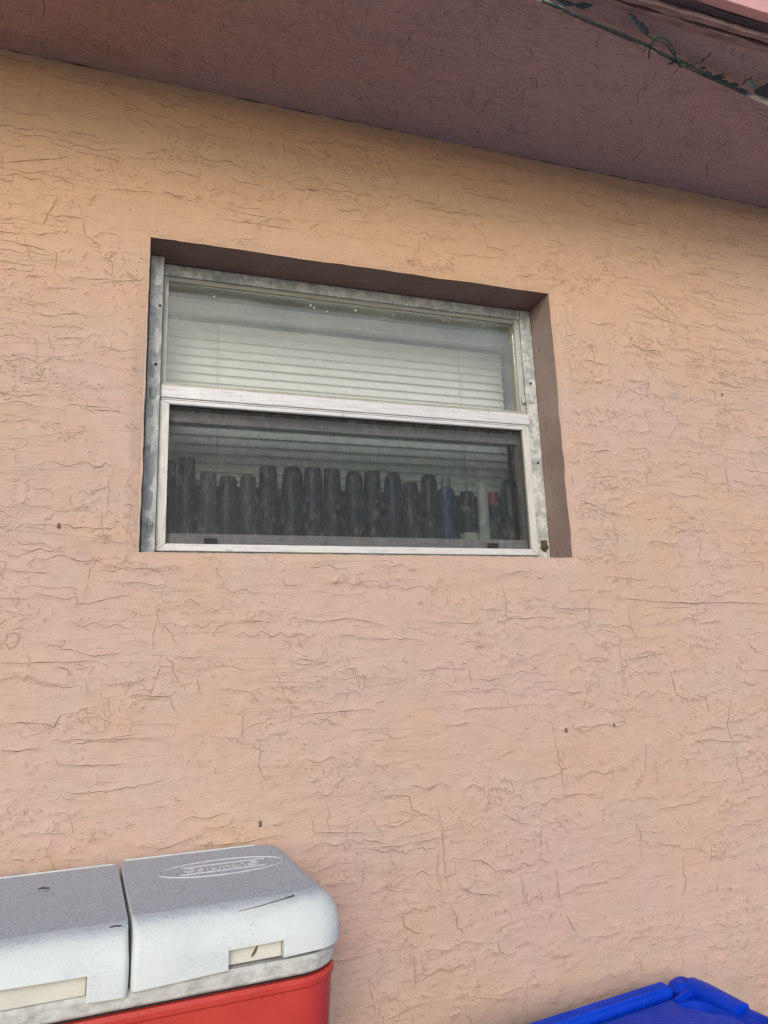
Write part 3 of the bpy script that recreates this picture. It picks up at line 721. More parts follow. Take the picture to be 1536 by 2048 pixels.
# ------------------------------------------------------------------ bottles on the inner sill
def plastic(name, col, rough=.35): return plain(name, col, rough, var=.05, bumpd=0)
BM = dict(black=plastic('bottle_black', (.012, .013, .016)), plum=plastic('bottle_plum', (.022, .014, .022)), slate=plastic('bottle_slate', (.030, .036, .045)),
          smoke=plastic('bottle_smoke', (.11, .115, .115)), navy=plastic('bottle_navy', (.012, .018, .032)), blue=plastic('bottle_blue', (.025, .065, .20)),
          green=plastic('bottle_green', (.02, .05, .035)), cream=plastic('bottle_cream', (.85, .82, .70)), white=plastic('bottle_white', (.85, .85, .80)), red=plastic('bottle_red', (.55, .02, .05)),
          pale=plastic('bottle_pale_cap', (.34, .42, .36)))
sill_z = IZ0
def bottle(u0, u1, vtop, shape, body, cap, label, y=.190, band=None, wide=1.14):
    a, b = sight(u0, vtop, 1, y), sight(u1, vtop, 1, y)
    x = (a.x + b.x) / 2; r = (b.x - a.x) / 2 * .98; h = (a.z + b.z) / 2 - sill_z
    t = tag(empty('bottle', (x, y, sill_z)), label, 'bottle', 'toiletry bottles on the inner window sill')
    g = r * wide                  # body a little wider than the cap seen above it
    if shape == 'round':          # domed cap on rounded shoulders
        ch = h * .20; p = [(g * .9, 0), (g, .006), (g, h * .60), (g * .97, h * .70), (r * 1.02, h - ch - .001)]; c = [(r * .99, h - ch), (r * .97, h - r * .45), (r * .84, h - r * .16), (r * .55, h)]
    elif shape == 'flare':        # stands on its cap: body narrows upwards to a flat crimp
        ch = h * .22; p = [(g * 1.02, ch + .001), (g * 1.04, ch + .02), (g, h * .6), (r * 1.04, h * .88), (r * .98, h * .985), (r * .93, h)]; c = [(g * .95, 0), (g * .96, .004), (g * .96, ch)]
    elif shape == 'dome':
        ch = h * .2; p = [(g * .95, ch + .001), (g, ch + .01), (g, h * .66), (r * 1.04, h * .82), (r * .98, h * .92), (r * .84, h * .975), (r * .6, h)]; c = [(g * .9, 0), (g * .92, .004), (g * .92, ch)]
    elif shape == 'pump':
        p = [(g * .9, 0), (g, .006), (g, h * .80), (g * .85, h * .86), (r * .56, h * .885)]; c = [(r * .62, h * .886), (r * .62, h * .97), (r * .56, h)]
    elif shape == 'tube':
        ch = h * .12; p = [(r, ch + .001), (r, h * .9), (r * .96, h)]; c = [(r * .9, 0), (r * .9, ch)]
    else:                         # capped jar
        ch = h * .18; p = [(g * .95, 0), (g, .006), (g, h * .66), (r * 1.03, h - ch - .001)]; c = [(r * .98, h - ch), (r * .98, h - .003), (r * .90, h)]
    sq = .75
    bo = lathe('body', p, BM[body], t, 20, sq); lathe('cap', c, BM[cap], t, 20, sq)
    if band:
        z0, z1, mt = band
        lathe('paper_label', [(g * 1.006, h * z0), (g * 1.012, h * z0 + .0005), (g * 1.012, h * z1 - .0005), (g * 1.006, h * z1)], BM[mt], bo, 20, sq)
    return t
bottle(335, 353, 922, 'jar', 'black', 'plum', 'narrow black bottle half hidden at the left end of the sill', .215)
bottle(357, 392, 916, 'jar', 'plum', 'plum', 'tallest bottle, dark plum with a wide cap, near the left of the row')
bottle(399, 434, 945, 'round', 'smoke', 'smoke', 'smoky grey round bottle just right of the tallest plum one')
bottle(437, 475, 952, 'round', 'slate', 'slate', 'slate blue round bottle between two paler smoky bottles')
bottle(480, 513, 950, 'round', 'smoke', 'smoke', 'smoky grey bottle with pale streak, left of the first tall black one')
bottle(518, 554, 934, 'flare', 'navy', 'black', 'tall flat-topped dark bottle, first of the tall black group')
bottle(564, 606, 935, 'dome', 'black', 'black', 'widest round-shouldered black bottle, second of the tall group')
bottle(608, 644, 938, 'flare', 'navy', 'navy', 'dark flat-topped bottle, third of the tall group near the middle')
bottle(647, 680, 939, 'flare', 'black', 'navy', 'dark narrow flat-topped bottle, fourth of the tall group')
bottle(690, 725, 944, 'dome', 'navy', 'black', 'dark bottle with sloping shoulder, left of a touching dark pair')
bottle(727, 760, 944, 'flare', 'black', 'black', 'black bottle, right of the touching dark pair past the middle')
bottle(768, 802, 947, 'dome', 'navy', 'navy', 'dark domed bottle standing left of the short plum jar')
bottle(804, 836, 967, 'jar', 'plum', 'plum', 'short flat-topped plum jar between two taller dark bottles')
bottle(840, 873, 951, 'dome', 'black', 'black', 'black domed bottle just left of the green and blue one')
bottle(876, 906, 955, 'pump', 'blue', 'pale', 'blue bottle with a pale greenish pump neck', band=(.16, .30, 'slate'))
bottle(919, 949, 983, 'round', 'black', 'black', 'short black bottle with a cream label on its front', .162, band=(.20, .42, 'cream'))
bottle(952, 974, 967, 'tube', 'white', 'white', 'slim white tube standing on the sill near the right end', .152)
bottle(976, 997, 985, 'jar', 'black', 'red', 'small black bottle with a bright red cap beside the white tube', wide=1.0)
bottle(1000, 1036, 961, 'dome', 'black', 'black', 'black bottle at the right end of the sill', .20)

# ------------------------------------------------------------------ picnic cooler
def cooler_white(name, grime):
    s = NT(name)
    sep = s.n('ShaderNodeSeparateXYZ'); geo = s.n('ShaderNodeNewGeometry'); s.l(geo.outputs['Normal'], sep.inputs[0])
    c = s.mix(s.ramp(s.noise(12, 5, .6), [(.35, 0.0), (.7, 1.0)]), (.62, .66, .65), (.54, .585, .59))
    if grime:    # mildew film that settled on everything lying flat
        f = s.n('ShaderNodeMapRange'); f.interpolation_type = 'SMOOTHSTEP'; f.inputs[1].default_value = .72; f.inputs[2].default_value = .985
        s.l(s.math('ADD', sep.outputs[2], s.math('MULTIPLY', s.math('SUBTRACT', s.noise(22, 5, .7), .5), .30)), f.inputs[0])
        g1 = s.ramp(s.noise(420, 3, .7), [(.36, (.25, .285, .325)), (.52, (.40, .445, .505)), (.70, (.52, .57, .64))])
        c = s.mix(s.math('MULTIPLY', f.outputs[0], .93), c, g1)
    sp = s.ramp(s.noise(260, 4, .75, src=s.mapping((1, 1, 1.5))), [(.57, 0.0), (.68, .7)])
    c = s.mix(s.math('MULTIPLY', sp, s.ramp(s.noise(14, 3), [(.40, 0.1), (.65, 1.0)])), c, (.20, .22, .24))
    return s.set(c, .62, s.bump(s.noise(300, 3, .6), .0006, prev=s.bump(s.noise(30, 4), .0008)), spec=.35)
M['c_white'] = cooler_white('cooler_white_plastic', True)
M['c_rim'] = cooler_white('cooler_rim_plastic', False)
def rim_mat():
    s = NT('cooler_rim_grimy_plastic')
    c = s.ramp(s.noise(40, 6, .7, src=s.mapping((1, 1, 1.6))), [(.30, (.30, .29, .26)), (.48, (.47, .47, .44)), (.65, (.60, .60, .57))])
    c = s.mix(s.ramp(s.noise(150, 4, .7), [(.62, 0.0), (.72, .6)]), c, (.22, .20, .17))
    return s.set(c, .65, s.bump(s.noise(220, 3), .0004))
M['c_rimg'] = rim_mat()
M['c_cream'] = plain('cooler_cream_insert', (.62, .61, .54), .6, var=.15, scale=24)
def red_mat():
    s = NT('cooler_red_paint')
    c = s.mix(s.ramp(s.noise(8, 5, .6), [(.35, 0.0), (.7, 1.0)]), (.44, .035, .028), (.53, .055, .038))
    c = s.mix(s.ramp(s.noise(120, 3, .6), [(.70, 0.0), (.75, .8)]), c, (.10, .02, .02))
    return s.set(c, .42, s.bump(s.noise(20, 4), .0012), spec=.4)
M['c_red'] = red_mat()
CY = R(5.3)
COOL_TOP = SILL - .5275
cooler = tag(empty('picnic_cooler', (-.019, -.038, COOL_TOP - .42), CY), 'red and white picnic cooler with split lid standing against the wall', 'cooler')
cooler.rotation_euler = (0, R(1.0), CY)
T = .42                         # local height of the lid top
def rrect(x0, x1, y0, y1, rads, n=7):
    """rounded rectangle, corners in order back-left, back-right, front-right, front-left (front = -y)"""
    out = []
    for (cx, cy, a0), r in zip(((x0, y1, 180), (x1, y1, 90), (x1, y0, 0), (x0, y0, -90)), rads):
        sx = 1 if cx == x0 else -1; sy = 1 if cy == y0 else -1
        for k in range(n + 1):
            a = R(a0 - 90 * k / n); out.append((cx + sx * r + r * math.cos(a), cy + sy * r + r * math.sin(a)))
    return out
def loft(name, rings, mat, parent, smooth=True, warp=None, capdiv=True):
    bmx = bmesh.new(); prev = None
    for pts, z in rings:
        cur = [bmx.verts.new((x, y, z) if warp is None else warp(x, y, z)) for x, y in pts]
        if prev:
            for k in range(len(cur)): bmx.faces.new((prev[k], prev[(k + 1) % len(cur)], cur[(k + 1) % len(cur)], cur[k]))
        else: bmx.faces.new(cur[::-1])
        prev = cur
    bmx.faces.new(prev)
    o = from_bm(name, bmx, mat, parent)
    if smooth:
        bmx = bmesh.new(); bmx.from_mesh(o.data)
        for f in bmx.faces: f.smooth = len(f.verts) == 4
        for e_ in bmx.edges:
            if len(e_.link_faces) == 2 and e_.calc_face_angle(0) > R(32): e_.smooth = False
        bmx.to_mesh(o.data); bmx.free()
    return o
CX0, CX1, CF = -.294, .289, -.326
def lid(x0, x1, right):
    prof = [(0.002, .0, -.067), (0, 0, -.061), (0, 0, -.044), (.002, .002, -.034), (.006, .005, -.023), (.013, .011, -.013), (.021, .018, -.0060), (.027, .026, -.0018), (.033, .034, 0)]
    rings = []
    for ie, iy, z in prof:
        s_in = min(.0014, ie * .2)
        a, b = (x0 + s_in, x1 - ie) if right else (x0 + ie, x1 - s_in)
        rr = (.006, .034, .048, .008) if right else (.034, .006, .008, .048)
        rr = tuple(max(.004, q - ie * .5) if q > .02 else q for q in rr)
        rings.append((rrect(a, b, CF + iy, -.002 - ie * .16, rr, 8), T + z))
    def warp(x, y, z):             # lip swells forward next to the seam
        seam = x0 if right else x1; d = abs(x - seam)
        k = max(0.0, 1 - max(0.0, d - .055) / .03); k = k * k * (3 - 2 * k)
        fr = max(0.0, min(1.0, (-.20 - y) / .12)); lo = max(0.0, min(1.0, (T - .002 - z) / .03))
        return (x, y - .009 * k * fr * lo, z - .007 * k * fr * max(0.0, min(1.0, (T - .05 - z) / .02)))
    o = loft('lid', rings, [M['c_white'], M['c_cream']], cooler, warp=warp)
    return o
def cut(o, lo, hi):
    c_ = box('cutter', lo, hi, M['c_cream']); c_.parent = cooler
    md = o.modifiers.new('b', 'BOOLEAN'); md.operation = 'DIFFERENCE'; md.solver = 'EXACT'; md.object = c_
    bpy.context.view_layer.update(); dg = bpy.context.evaluated_depsgraph_get()
    me2 = bpy.data.meshes.new_from_object(o.evaluated_get(dg)); o.modifiers.clear(); o.data = me2; bpy.data.objects.remove(c_)
lidR = lid(.0012, CX1, True); lidL = lid(CX0, -.0012, False)
lidL.location.z = -.004
lidR['label'] = 'right half of the lid with the embossed maker mark'
for o, cx in ((lidR, .158), (lidL, -.137)):
    hw = .037 if o is lidR else .088
    cut(o, (cx - hw, CF - .02, T - 0.0920), (cx + hw, CF + .013, T - 0.0470))
    ins = box('finger_insert', (cx - hw + .0006, CF + .0085, T - 0.0692), (cx + hw - .0006, CF + .0129, T - 0.0476), M['c_cream'], o, .001)
    # sloping cheek beside the finger recess
    for sg in (1,):
        x = cx + hw * sg
        Vw = [(x, CF - .0008, T - 0.0490), (x, CF - .0008, T - 0.0645), (x, CF - .0050, T - 0.0645), (x + sg * .030, CF - .0004, T - 0.0645)]
        pydata('cheek', Vw, [(0, 1, 2), (0, 2, 3), (1, 3, 2), (0, 3, 1)], M['c_white'], o)
# rims pressed into the top: raised back ledge and the panel line at the end
box('hinge_ledge', (.0085, -.0075, T + .0002), (CX1 - .062, -.0040, T + .0022), M['c_rim'], lidR, .0008)
box('hinge_ledge', (CX0 + .062, -.0075, T + .0002), (-.0085, -.0040, T + .0022), M['c_rim'], lidL, .0008)
for o_, sx_ in ((lidR, 1), (lidL, -1)):
    xe = (CX1 - .040) if sx_ > 0 else (CX0 + .040)
    box('panel_line', (min(xe, xe + sx_ * .0016), -.250, T + .0001), (max(xe, xe + sx_ * .0016), -.030, T + .0009), M['c_white'], o_)
# body: rim, red steel sides
def ring_at(inset, r, n=8): return rrect(CX0 + inset, CX1 - inset, CF + inset, -.004 - inset, (r, r, r + .02, r + .02), n)
loft('rim', [(ring_at(.006, .04), T - 0.0950), (ring_at(.0035, .042), T - 0.0920), (ring_at(.0025, .042), T - 0.0780), (ring_at(.006, .04), T - 0.0735)], M['c_rimg'], cooler)
loft('shadow_gap', [(ring_at(.012, .036), T - 0.1000), (ring_at(.012, .036), T - 0.0952)], M['black'], cooler)
loft('body', [(ring_at(.022, .03), .0), (ring_at(.020, .034), .012), (ring_at(.0065, .042), T - 0.1140), (ring_at(.0035, .044), T - 0.1110), (ring_at(.0030, .044), T - 0.1050), (ring_at(.0060, .042), T - 0.1002)], M['c_red'], cooler)
# embossed oval, frame and lettering
def ring_line(name, pts, w, z, h, mat, parent):
    Vr = []; Fr = []; n = len(pts); P2 = [Vector(p) for p in pts]
    for i in range(n):
        t = (P2[(i + 1) % n] - P2[i - 1]).normalized(); nn = Vector((-t.y, t.x))
        for s_, zz in ((-w, 0), (-w * .45, h), (w * .45, h), (w, 0)):
            q = P2[i] + nn * s_; Vr.append((q.x, q.y, z + zz))
    for i in range(n):
        for k in range(3): Fr.append((4 * i + k, 4 * i + k + 1, 4 * ((i + 1) % n) + k + 1, 4 * ((i + 1) % n) + k))
    return pydata(name, Vr, Fr, mat, parent)
LX, LY = .150, -.118
M['c_mark'] = plain('embossed_mark_plastic', (.50, .51, .53), .6, var=.2, scale=200)
ring_line('embossed_oval', [(LX + .098 * math.cos(t), LY + .044 * math.sin(t)) for t in np.linspace(0, 2 * math.pi, 64, endpoint=False)], .0011, T + .0001, .0016, M['c_mark'], lidR)
for gx, gy, w in ((.068, .0195, .0012),):
    q = [(LX - gx, LY - gy), (LX + gx - .004, LY - gy), (LX + gx + .004, LY + gy), (LX - gx + .006, LY + gy)]
    pts = []
    for a, b in zip(q, q[1:] + q[:1]):
        for k in range(8): pts.append((a[0] + (b[0] - a[0]) * k / 8, a[1] + (b[1] - a[1]) * k / 8))
    ring_line('embossed_frame', pts, w, T + .0001, .0015, M['c_mark'], lidR)
def lettering(body, size, loc, mat, parent, extr=.0008, wide=1.0):
    cu = bpy.data.curves.new('lettering', 'FONT'); cu.body = body; cu.size = size; cu.extrude = extr; cu.align_x = 'CENTER'; cu.align_y = 'CENTER'; cu.offset = .0005; cu.resolution_u = 4
    to = bpy.data.objects.new('t', cu); C.objects.link(to); bpy.context.view_layer.update()
    me2 = bpy.data.meshes.new_from_object(to.evaluated_get(bpy.context.evaluated_depsgraph_get())); bpy.data.objects.remove(to)
    o = link('lettering', me2, mat, parent); o.location = loc; o.scale = (wide, 1, 1); return o
lettering('Coleman', .027, (LX - .012, LY, T + .0010), M['c_mark'], lidR, wide=1.0)
ring_line('embossed_badge', [(LX + .049 + .0085 * math.cos(t), LY + .0095 * math.sin(t)) for t in np.linspace(0, 2 * math.pi, 20, endpoint=False)], .0012, T + .0001, .0016, M['c_mark'], lidR)
box('embossed_badge_bar', (LX + .045, LY - .001, T + .0001), (LX + .053, LY + .001, T + .0016), M['c_mark'], lidR)
# ledge that carries the cooler, below the picture
lz = COOL_TOP - .42 - .007
tag(box('concrete_ledge', (-.62, -.50, .002), (.36, -.006, lz), concrete, None, .006), kind='structure')

# dry leaves and twigs lying on the lid
M['leaf_dry'] = plain('dry_leaf', (.14, .085, .055), .8, var=.3, scale=80)
def dead_leaf(u, v, length, wid, ang, label, name='fallen_leaf', z=None):
    p = sight(u, v, 2, COOL_TOP + .003 if z is None else z)
    n = 7; Vd = []; Fd = []
    for i in range(n + 1):
        t = i / n; w = wid * math.sin(math.pi * (.08 + .9 * t)) ** .8
        for k, s_ in enumerate((-1, 0, 1)):
            Vd.append((length * (t - .5), w * s_ + .1 * wid * math.sin(t * 9), .0009 * abs(s_) + .0007 * math.sin(t * 5)))
    m = len(Vd); Vd += [(x, y, zz - .0007) for x, y, zz in Vd]
    for i in range(n):
        for k in range(2):
            q = (3 * i + k, 3 * i + 3 + k, 3 * i + 4 + k, 3 * i + 1 + k); Fd.append(q); Fd.append(tuple(m + j for j in q[::-1]))
    o = pydata(name, Vd, Fd, M['leaf_dry'], None, True); o.location = p; o.rotation_euler = (0, 0, ang)
    return tag(o, label, 'leaf')
dead_leaf(88, 1777, .015, .0035, .15, 'small curled brown leaf on the left half of the cooler lid')
dead_leaf(232, 1853, .014, .0012, .3, 'thin dry brown leaf scrap beside the lid seam')
tw = tube('twig', [sight(478, 1822, 2, COOL_TOP + .0016), sight(520, 1812, 2, COOL_TOP + .002), sight(560, 1800, 2, COOL_TOP + .0025), sight(588, 1791, 2, COOL_TOP + .003)], [.0004, .0006, .0007, .0012], M['leaf_dry'], None, 6)
tag(tw, 'thin dark twig lying across the right half of the cooler lid', 'twig')
fx = cooler.matrix_world
bpy.context.view_layer.update()
q = cooler.matrix_world @ Vector((.158, CF + .0075, T - .057))
lf = dead_leaf(0, 0, .016, .0016, 0, 'tiny brown leaf stuck in the finger recess of the lid', z=1.0); lf.location = q; lf.rotation_euler = (R(90), R(-55), CY)

# ------------------------------------------------------------------ recycling bin
def blue_mat():
    s = NT('bin_blue_plastic')
    c = s.mix(s.ramp(s.noise(10, 5, .6), [(.35, 0.0), (.7, 1.0)]), (.001, .034, .44), (.003, .052, .56))
    c = s.mix(s.ramp(s.noise(60, 5, .7, src=s.mapping((1, 6, 1), (0, 0, .3))), [(.60, 0.0), (.76, .30)]), c, (.05, .12, .55))
    c = s.mix(s.ramp(s.noise(240, 2, .5), [(.75, 0.0), (.78, .7)]), c, (.35, .42, .6))
    return s.set(c, s.ramp(s.noise(25, 4), [(.3, .34), (.7, .52)]), s.bump(s.noise(140, 4), .0003, prev=s.bump(s.noise(9, 3), .002)), spec=.16)
M['blue'] = blue_mat()
M['blue_dark'] = plain('bin_body_blue', (.006, .028, .42), .45)
BZ = SILL - .867
bin_ = tag(empty('recycling_bin', (1.058, -.060, 0), R(8.0)), 'bright blue plastic wheeled recycling bin beside the wall', 'bin')
# local: corner of the back edge at x=0,y=0; bin spreads to -x and -y; rim height BZ
WB, DB = .56, .72
def rr4(x0, x1, y0, y1, r, n=6): return rrect(x0, x1, y0, y1, (r, r, r, r), n)
loft('body', [(rr4(-WB + .09, -.07, -DB + .16, -.14, .04), .03), (rr4(-WB + .085, -.065, -DB + .15, -.13, .05), .06), (rr4(-WB + .035, -.012, -DB + .05, -.075, .06), BZ - .11), (rr4(-WB + .030, -.006, -DB + .045, -.070, .06), BZ - .045)], M['blue_dark'], bin_)
# flange round the top of the body, sticking out beyond the lid on the right
loft('rim', [(rr4(-WB - .020, .064, -DB + .010, -.050, .11, 10), BZ - .056), (rr4(-WB - .026, .070, -DB + .004, -.046, .115, 10), BZ - .050), (rr4(-WB - .026, .070, -DB + .004, -.046, .115, 10), BZ - .030), (rr4(-WB - .020, .064, -DB + .010, -.052, .11, 10), BZ - .0245)], M['blue_dark'], bin_)
# lid: shallow pan with a raised border
pan = loft('lid', [(rr4(-WB + .012, .004, -DB + .008, -.040, .05, 8), BZ - .0235), (rr4(-WB + .010, .006, -DB + .006, -.038, .05, 8), BZ - .018), (rr4(-WB + .012, .004, -DB + .008, -.040, .05, 8), BZ - .006),
     (rr4(-WB + .018, -.002, -DB + .014, -.046, .048, 8), BZ - .002), (rr4(-WB + .034, -.018, -DB + .030, -.062, .04, 8), BZ - .003), (rr4(-WB + .046, -.030, -DB + .042, -.072, .03, 8), BZ - .016), (rr4(-WB + .060, -.046, -DB + .060, -.086, .03, 8), BZ - .018)], M['blue'], bin_)
# flat lid panel, scalloped where it clears the hinge
outl = [(-.078, -.050), (-.30, -.050), (-WB + .050, -.050), (-WB + .034, -.066), (-WB + .034, -DB + .05), (-WB + .05, -DB + .034), (-.05, -DB + .034), (-.034, -DB + .05), (-.034, -.40), (-.034, -.150), (-.040, -.136), (-.054, -.128), (-.062, -.116), (-.066, -.100), (-.078, -.090), (-.084, -.076), (-.080, -.060)]
cxo, cyo = -.28, -.36
def ins(k): return [(x + (cxo - x) * k, y + (cyo - y) * k) for x, y in outl][::-1]
loft('lid_panel', [(outl[::-1], BZ - .017), (outl[::-1], BZ - .001), (ins(.008), BZ + .0025), (ins(.03), BZ + .0032)], M['blue'], bin_)
# raised rib running from the hinge lug towards the front on the right side
def sweep(name, path, prof, mat, parent, smooth=True):
    Vw = []; Fw = []; P3 = [Vector(p) for p in path]; n = len(prof)
    for i, p in enumerate(P3):
        d = (P3[min(i + 1, len(P3) - 1)] - P3[max(i - 1, 0)]).normalized(); a = Vector((0, 0, 1)).cross(d).normalized(); b = d.cross(a)
        for s_, t in prof: Vw.append(p + a * s_ + b * t)
    for i in range(len(P3) - 1):
        for k in range(n): Fw.append((i * n + k, i * n + (k + 1) % n, (i + 1) * n + (k + 1) % n, (i + 1) * n + k))
    Fw.append(tuple(range(n))[::-1]); Fw.append(tuple(range((len(P3) - 1) * n, len(P3) * n)))
    o = pydata(name, Vw, Fw, mat, parent)
    bmx = bmesh.new(); bmx.from_mesh(o.data); bmesh.ops.recalc_face_normals(bmx, faces=bmx.faces)
    for f in bmx.faces: f.smooth = smooth and len(f.verts) == 4
    for e_ in bmx.edges:
        if len(e_.link_faces) == 2 and e_.calc_face_angle(0) > R(40): e_.smooth = False
    bmx.to_mesh(o.data); bmx.free(); return o
halfpipe = [(.021 * math.cos(t), .013 * math.sin(t) ** .7) for t in np.linspace(0, math.pi, 9)] + [(-.021, -.008), (.021, -.008)]
sweep('side_rib', [(-.004, -.030, BZ + .004), (.000, -.060, BZ + .004), (.002, -.100, BZ + .001), (.004, -.140, BZ - .002)], halfpipe, M['blue'], bin_)
sweep('side_rib', [(.012, -.138, BZ - .010), (.012, -.22, BZ - .008), (.012, -.40, BZ - .008), (.012, -.66, BZ - .010)], [(x * .75, y * .9) for x, y in halfpipe], M['blue'], bin_)
# grab bar along the back and the lugs that hold it
tr = [(.0165 * math.cos(t), .0150 * math.sin(t)) for t in np.linspace(0, 2 * math.pi, 12, endpoint=False)]
bar_prof = [(-.017, -.016), (.015, -.016), (.018, -.006), (.016, .006), (.010, .0115), (-.010, .0125), (-.017, .006)]
sweep('grab_bar', [(-.055, -.016, BZ), (-.12, -.016, BZ), (-.30, -.016, BZ), (-.505, -.016, BZ)], bar_prof, M['blue'], bin_)
sweep('bar_ridge', [(-.075, -.028, BZ + .0115), (-.20, -.029, BZ + .0112), (-.48, -.029, BZ + .0112)], [(-.003, -.001), (.003, -.001), (.0016, .003), (-.0016, .003)], M['blue'], bin_)
for x in (-.010, -.535):
    lug = loft('lug', [(rr4(x - .034, x + .020, -.046, .000, .018, 5), BZ - .045), (rr4(x - .034, x + .020, -.046, .000, .018, 5), BZ + .000), (rr4(x - .028, x + .017, -.042, -.002, .017, 5), BZ + .008), (rr4(x - .018, x + .012, -.034, -.007, .012, 5), BZ + .0125)], M['blue'], bin_)
    sweep('web', [(x - .060, -.052, BZ - .002), (x - .030, -.050, BZ + .004), (x + .004, -.048, BZ + .006)], [(-.0035, -.012), (.0035, -.012), (.0035, .0035), (-.0035, .0035)], M['blue'], bin_)
bpy.context.view_layer.update()
for sx in (-.10, -WB + .10):
    V_, F_ = tube_data([(sx - .028, -.10, .11), (sx + .028, -.10, .11)], .108, 24)
    pydata('wheel', V_, F_, M['black'], bin_)

# ------------------------------------------------------------------ cable with dead vine under the soffit
def cable_mat():
    s = NT('weathered_cable')
    c = s.ramp(s.noise(7.5, 4, .6), [(.50, (.05, .058, .085)), (.56, (.13, .135, .15)), (.60, (.55, .53, .48))])
    return s.set(c, .6, s.bump(s.noise(60, 4), .0008))
M['cable'] = cable_mat()
def cp(u, v, dz=.020): return sight(u, v, 2, EAVE - dz)
c0, c1, c2, c3 = cp(1084, 0), cp(1300, 95), cp(1400, 145), cp(1536, 207)
d0 = (c1 - c0).normalized(); d3 = (c3 - c2).normalized()
path = [Vector((-4.6, -DEEP - .066, EAVE + .03)), Vector((-1.5, -DEEP - .066, EAVE + .012)), c0 - d0 * .5, c0, c0.lerp(c1, .5) + Vector((0, 0, -.001)), c1, c2, c3, c3 + d3 * .5, c3 + d3 * 1.3, Vector((c3.x + 2.6, -.004, EAVE - .05))]
dense = []
for a, b in zip(path, path[1:]):
    for k in range(8): dense.append(a.lerp(b, k / 8))
dense.append(path[-1])
tag(tube('overhead_cable', dense, .0040, M['cable'], None, 10), 'thin weathered cable strung under the soffit, wrapped in vine', 'cable')
vine = tag(empty('climbing_vine', c1), 'dark green vine twining round the cable under the soffit', 'vine')
M['vine'] = plain('vine_stem', (.030, .060, .050), .6, var=.3, scale=60)
M['vleaf'] = plain('vine_leaf', (.012, .034, .050), .55, var=.35, scale=40)
M['vleaf2'] = plain('vine_leaf_pale', (.05, .15, .13), .5, var=.25, scale=40)
inv = Matrix.Translation(-c1)
def vp(o): o.matrix_parent_inverse = inv; return o
def smooth_path(p, n=8):
    P_ = [Vector(q) for q in p]; out = []
    for i in range(len(P_) - 1):
        a, b, c, d = P_[max(i - 1, 0)], P_[i], P_[i + 1], P_[min(i + 2, len(P_) - 1)]
        for k in range(n):
            t = k / n; out.append(.5 * ((2 * b) + (c - a) * t + (2 * a - 5 * b + 4 * c - d) * t * t + (-a + 3 * b - 3 * c + d) * t ** 3))
    return out + [P_[-1]]
def vstem(pix, r=.0016): vp(tube('stem', smooth_path([cp(u, v, dz) for u, v, dz in pix]), r, M['vine'], vine, 6))
vstem([(1084, 2, .028), (1120, 16, .030), (1160, 34, .012), (1200, 50, .029), (1240, 66, .028), (1300, 94, .028), (1352, 124, .030), (1385, 140, .014), (1420, 156, .029), (1470, 176, .030), (1490, 186, .028)], .0028)
vstem([(1260, 30, .016), (1285, 62, .020), (1305, 76, .028), (1330, 88, .030), (1350, 112, .032), (1372, 126, .028), (1395, 138, .026), (1440, 158, .028)])
vstem([(1298, 116, .034), (1300, 98, .032), (1306, 84, .026), (1318, 74, .022), (1332, 78, .026), (1345, 95, .032), (1352, 112, .032), (1354, 126, .024), (1366, 134, .018), (1384, 130, .028), (1396, 126, .024)], .0019)
def leaf(u, v, u2, v2, wid, mat, dz=.030, droop=.006):
    a, b = cp(u, v, dz), cp(u2, v2, dz + droop); d = b - a; L = d.length; d.normalize()
    view = (CAM - a).normalized(); s_ = d.cross(Vector((.2, -.5, -.8))).normalized(); up = s_.cross(d)
    n = 7; Vl = []; Fl = []
    for i in range(n + 1):
        t = i / n; w = wid * .72 * (math.sin(math.pi * (.04 + .93 * t)) ** 1.0) * (1 + .12 * math.sin(i * 2.4))
        c = a + d * L * t + up * .004 * math.sin(t * 3.1)
        Vl += [c - s_ * w + up * .3 * w, c, c + s_ * w + up * .3 * w]
    m = len(Vl); Vl += [p + up * .0006 for p in Vl]
    for i in range(n):
        for k in range(2):
            q = (3 * i + k, 3 * i + k + 1, 3 * i + 4 + k, 3 * i + 3 + k); Fl.append(q); Fl.append(tuple(m + j for j in q[::-1]))
    return vp(pydata('leaf', Vl, Fl, mat, vine, True))
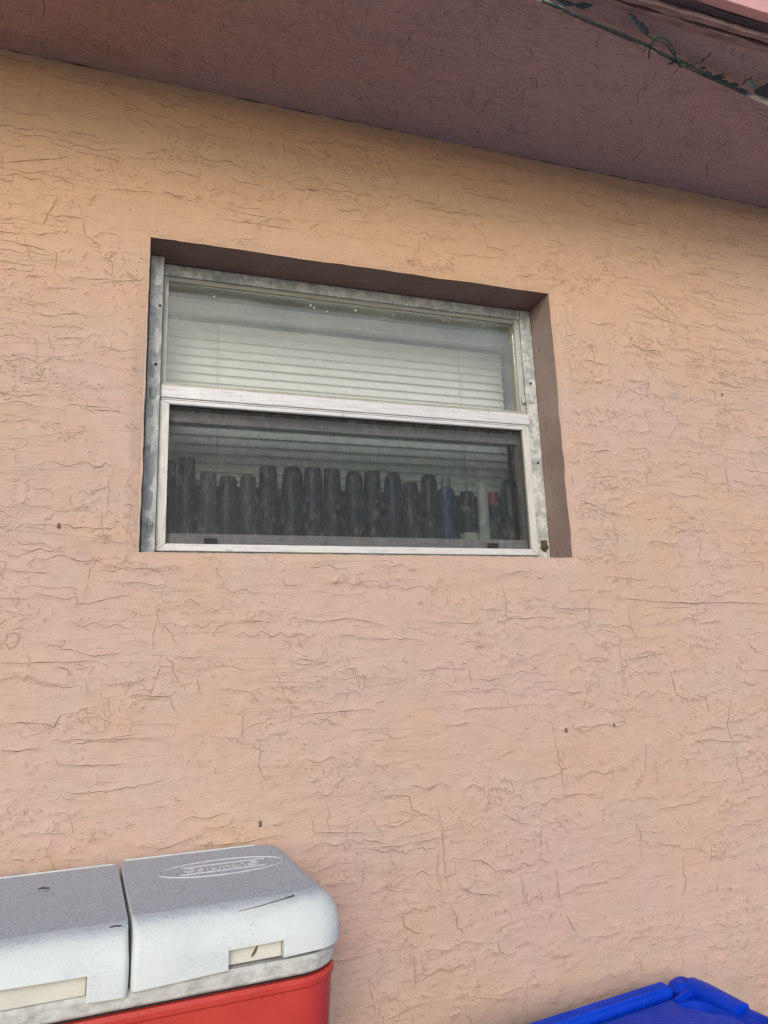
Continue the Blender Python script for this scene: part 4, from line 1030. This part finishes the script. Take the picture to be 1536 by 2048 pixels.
for l in ((1112, 0, 1150, 10, .007), (1148, 9, 1186, 10, .008), (1256, 26, 1276, 46, .0055), (1270, 40, 1290, 60, .0075), (1284, 50, 1296, 70, .006),
          (1396, 124, 1408, 114, .0055), (1406, 116, 1422, 102, .0045), (1352, 118, 1334, 128, .0045), (1400, 134, 1414, 138, .004), (1410, 142, 1424, 148, .004),
          (1424, 156, 1452, 152, .0055), (1428, 150, 1450, 146, .004), (1440, 160, 1458, 163, .004), (1476, 172, 1492, 156, .0065), (1490, 158, 1506, 150, .005), (1458, 166, 1478, 170, .006), (1470, 178, 1494, 182, .007)):
    leaf(*l, M['vleaf'])
leaf(1498, 158, 1510, 180, .0065, M['vleaf2']); leaf(1302, 96, 1312, 80, .0045, M['vleaf2']); leaf(1358, 124, 1352, 112, .004, M['vleaf2']); leaf(1372, 132, 1360, 126, .005, M['vleaf2'])
big = leaf(1508, 182, 1566, 168, .024, M['vleaf'], .024, .002)

# ------------------------------------------------------------------ small things stuck to the wall and frame
M['mud'] = plain('dried_mud', (.13, .085, .045), .95, var=.45, scale=120, bumpd=.002)
def lump(name, p, r, mat, label, cat, seed, flat=.6, el=(1, 1)):
    bmx = bmesh.new(); bmesh.ops.create_icosphere(bmx, subdivisions=3, radius=1); rg = random.Random(seed)
    ph = [rg.uniform(0, 6) for _ in range(6)]
    for v in bmx.verts:
        k = 1 + .22 * math.sin(4 * v.co.x + ph[0]) * math.sin(5 * v.co.z + ph[1]) + .14 * math.sin(11 * v.co.x + ph[2]) * math.sin(9 * v.co.z + ph[3]) + rg.uniform(-.05, .05)
        v.co = Vector((v.co.x * r * k * el[0], v.co.y * r * flat * k, v.co.z * r * k * el[1]))
    o = from_bm(name, bmx, mat, None, True); o.location = p; return tag(o, label, cat)
lump('mud_nest', (W - .0165, .0905, Z + .043), .0105, M['mud'], 'brown insect mud nest in the lower right corner of the window frame', 'nest', 4, .7, (.9, 1.3))
M['cocoon'] = plain('grey_cocoon', (.16, .125, .10), .9, var=.4, scale=150)
for k, (u, v, r, lab) in enumerate(((520, 1647, .0042, 'tiny grey cocoon on the wall just above the right back of the cooler'), (1443, 790, .0034, 'tiny dark insect case on the wall right of the window'),
                    (1130, 1460, .0040, 'tiny brown cocoon on the wall below the right side of the window'), (1226, 1450, .0032, 'tiny grey speck-like insect case on lower right wall'),
                    (118, 1052, .0040, 'tiny brown insect case on the wall left of the window bottom'))):
    p = sight(u, v, 1, -.004); p.y = -coat(p.x, p.z) - .0008; lump('insect_cocoon', p, r, M['cocoon'], lab, 'cocoon', k, .6, (.7, 1.25))
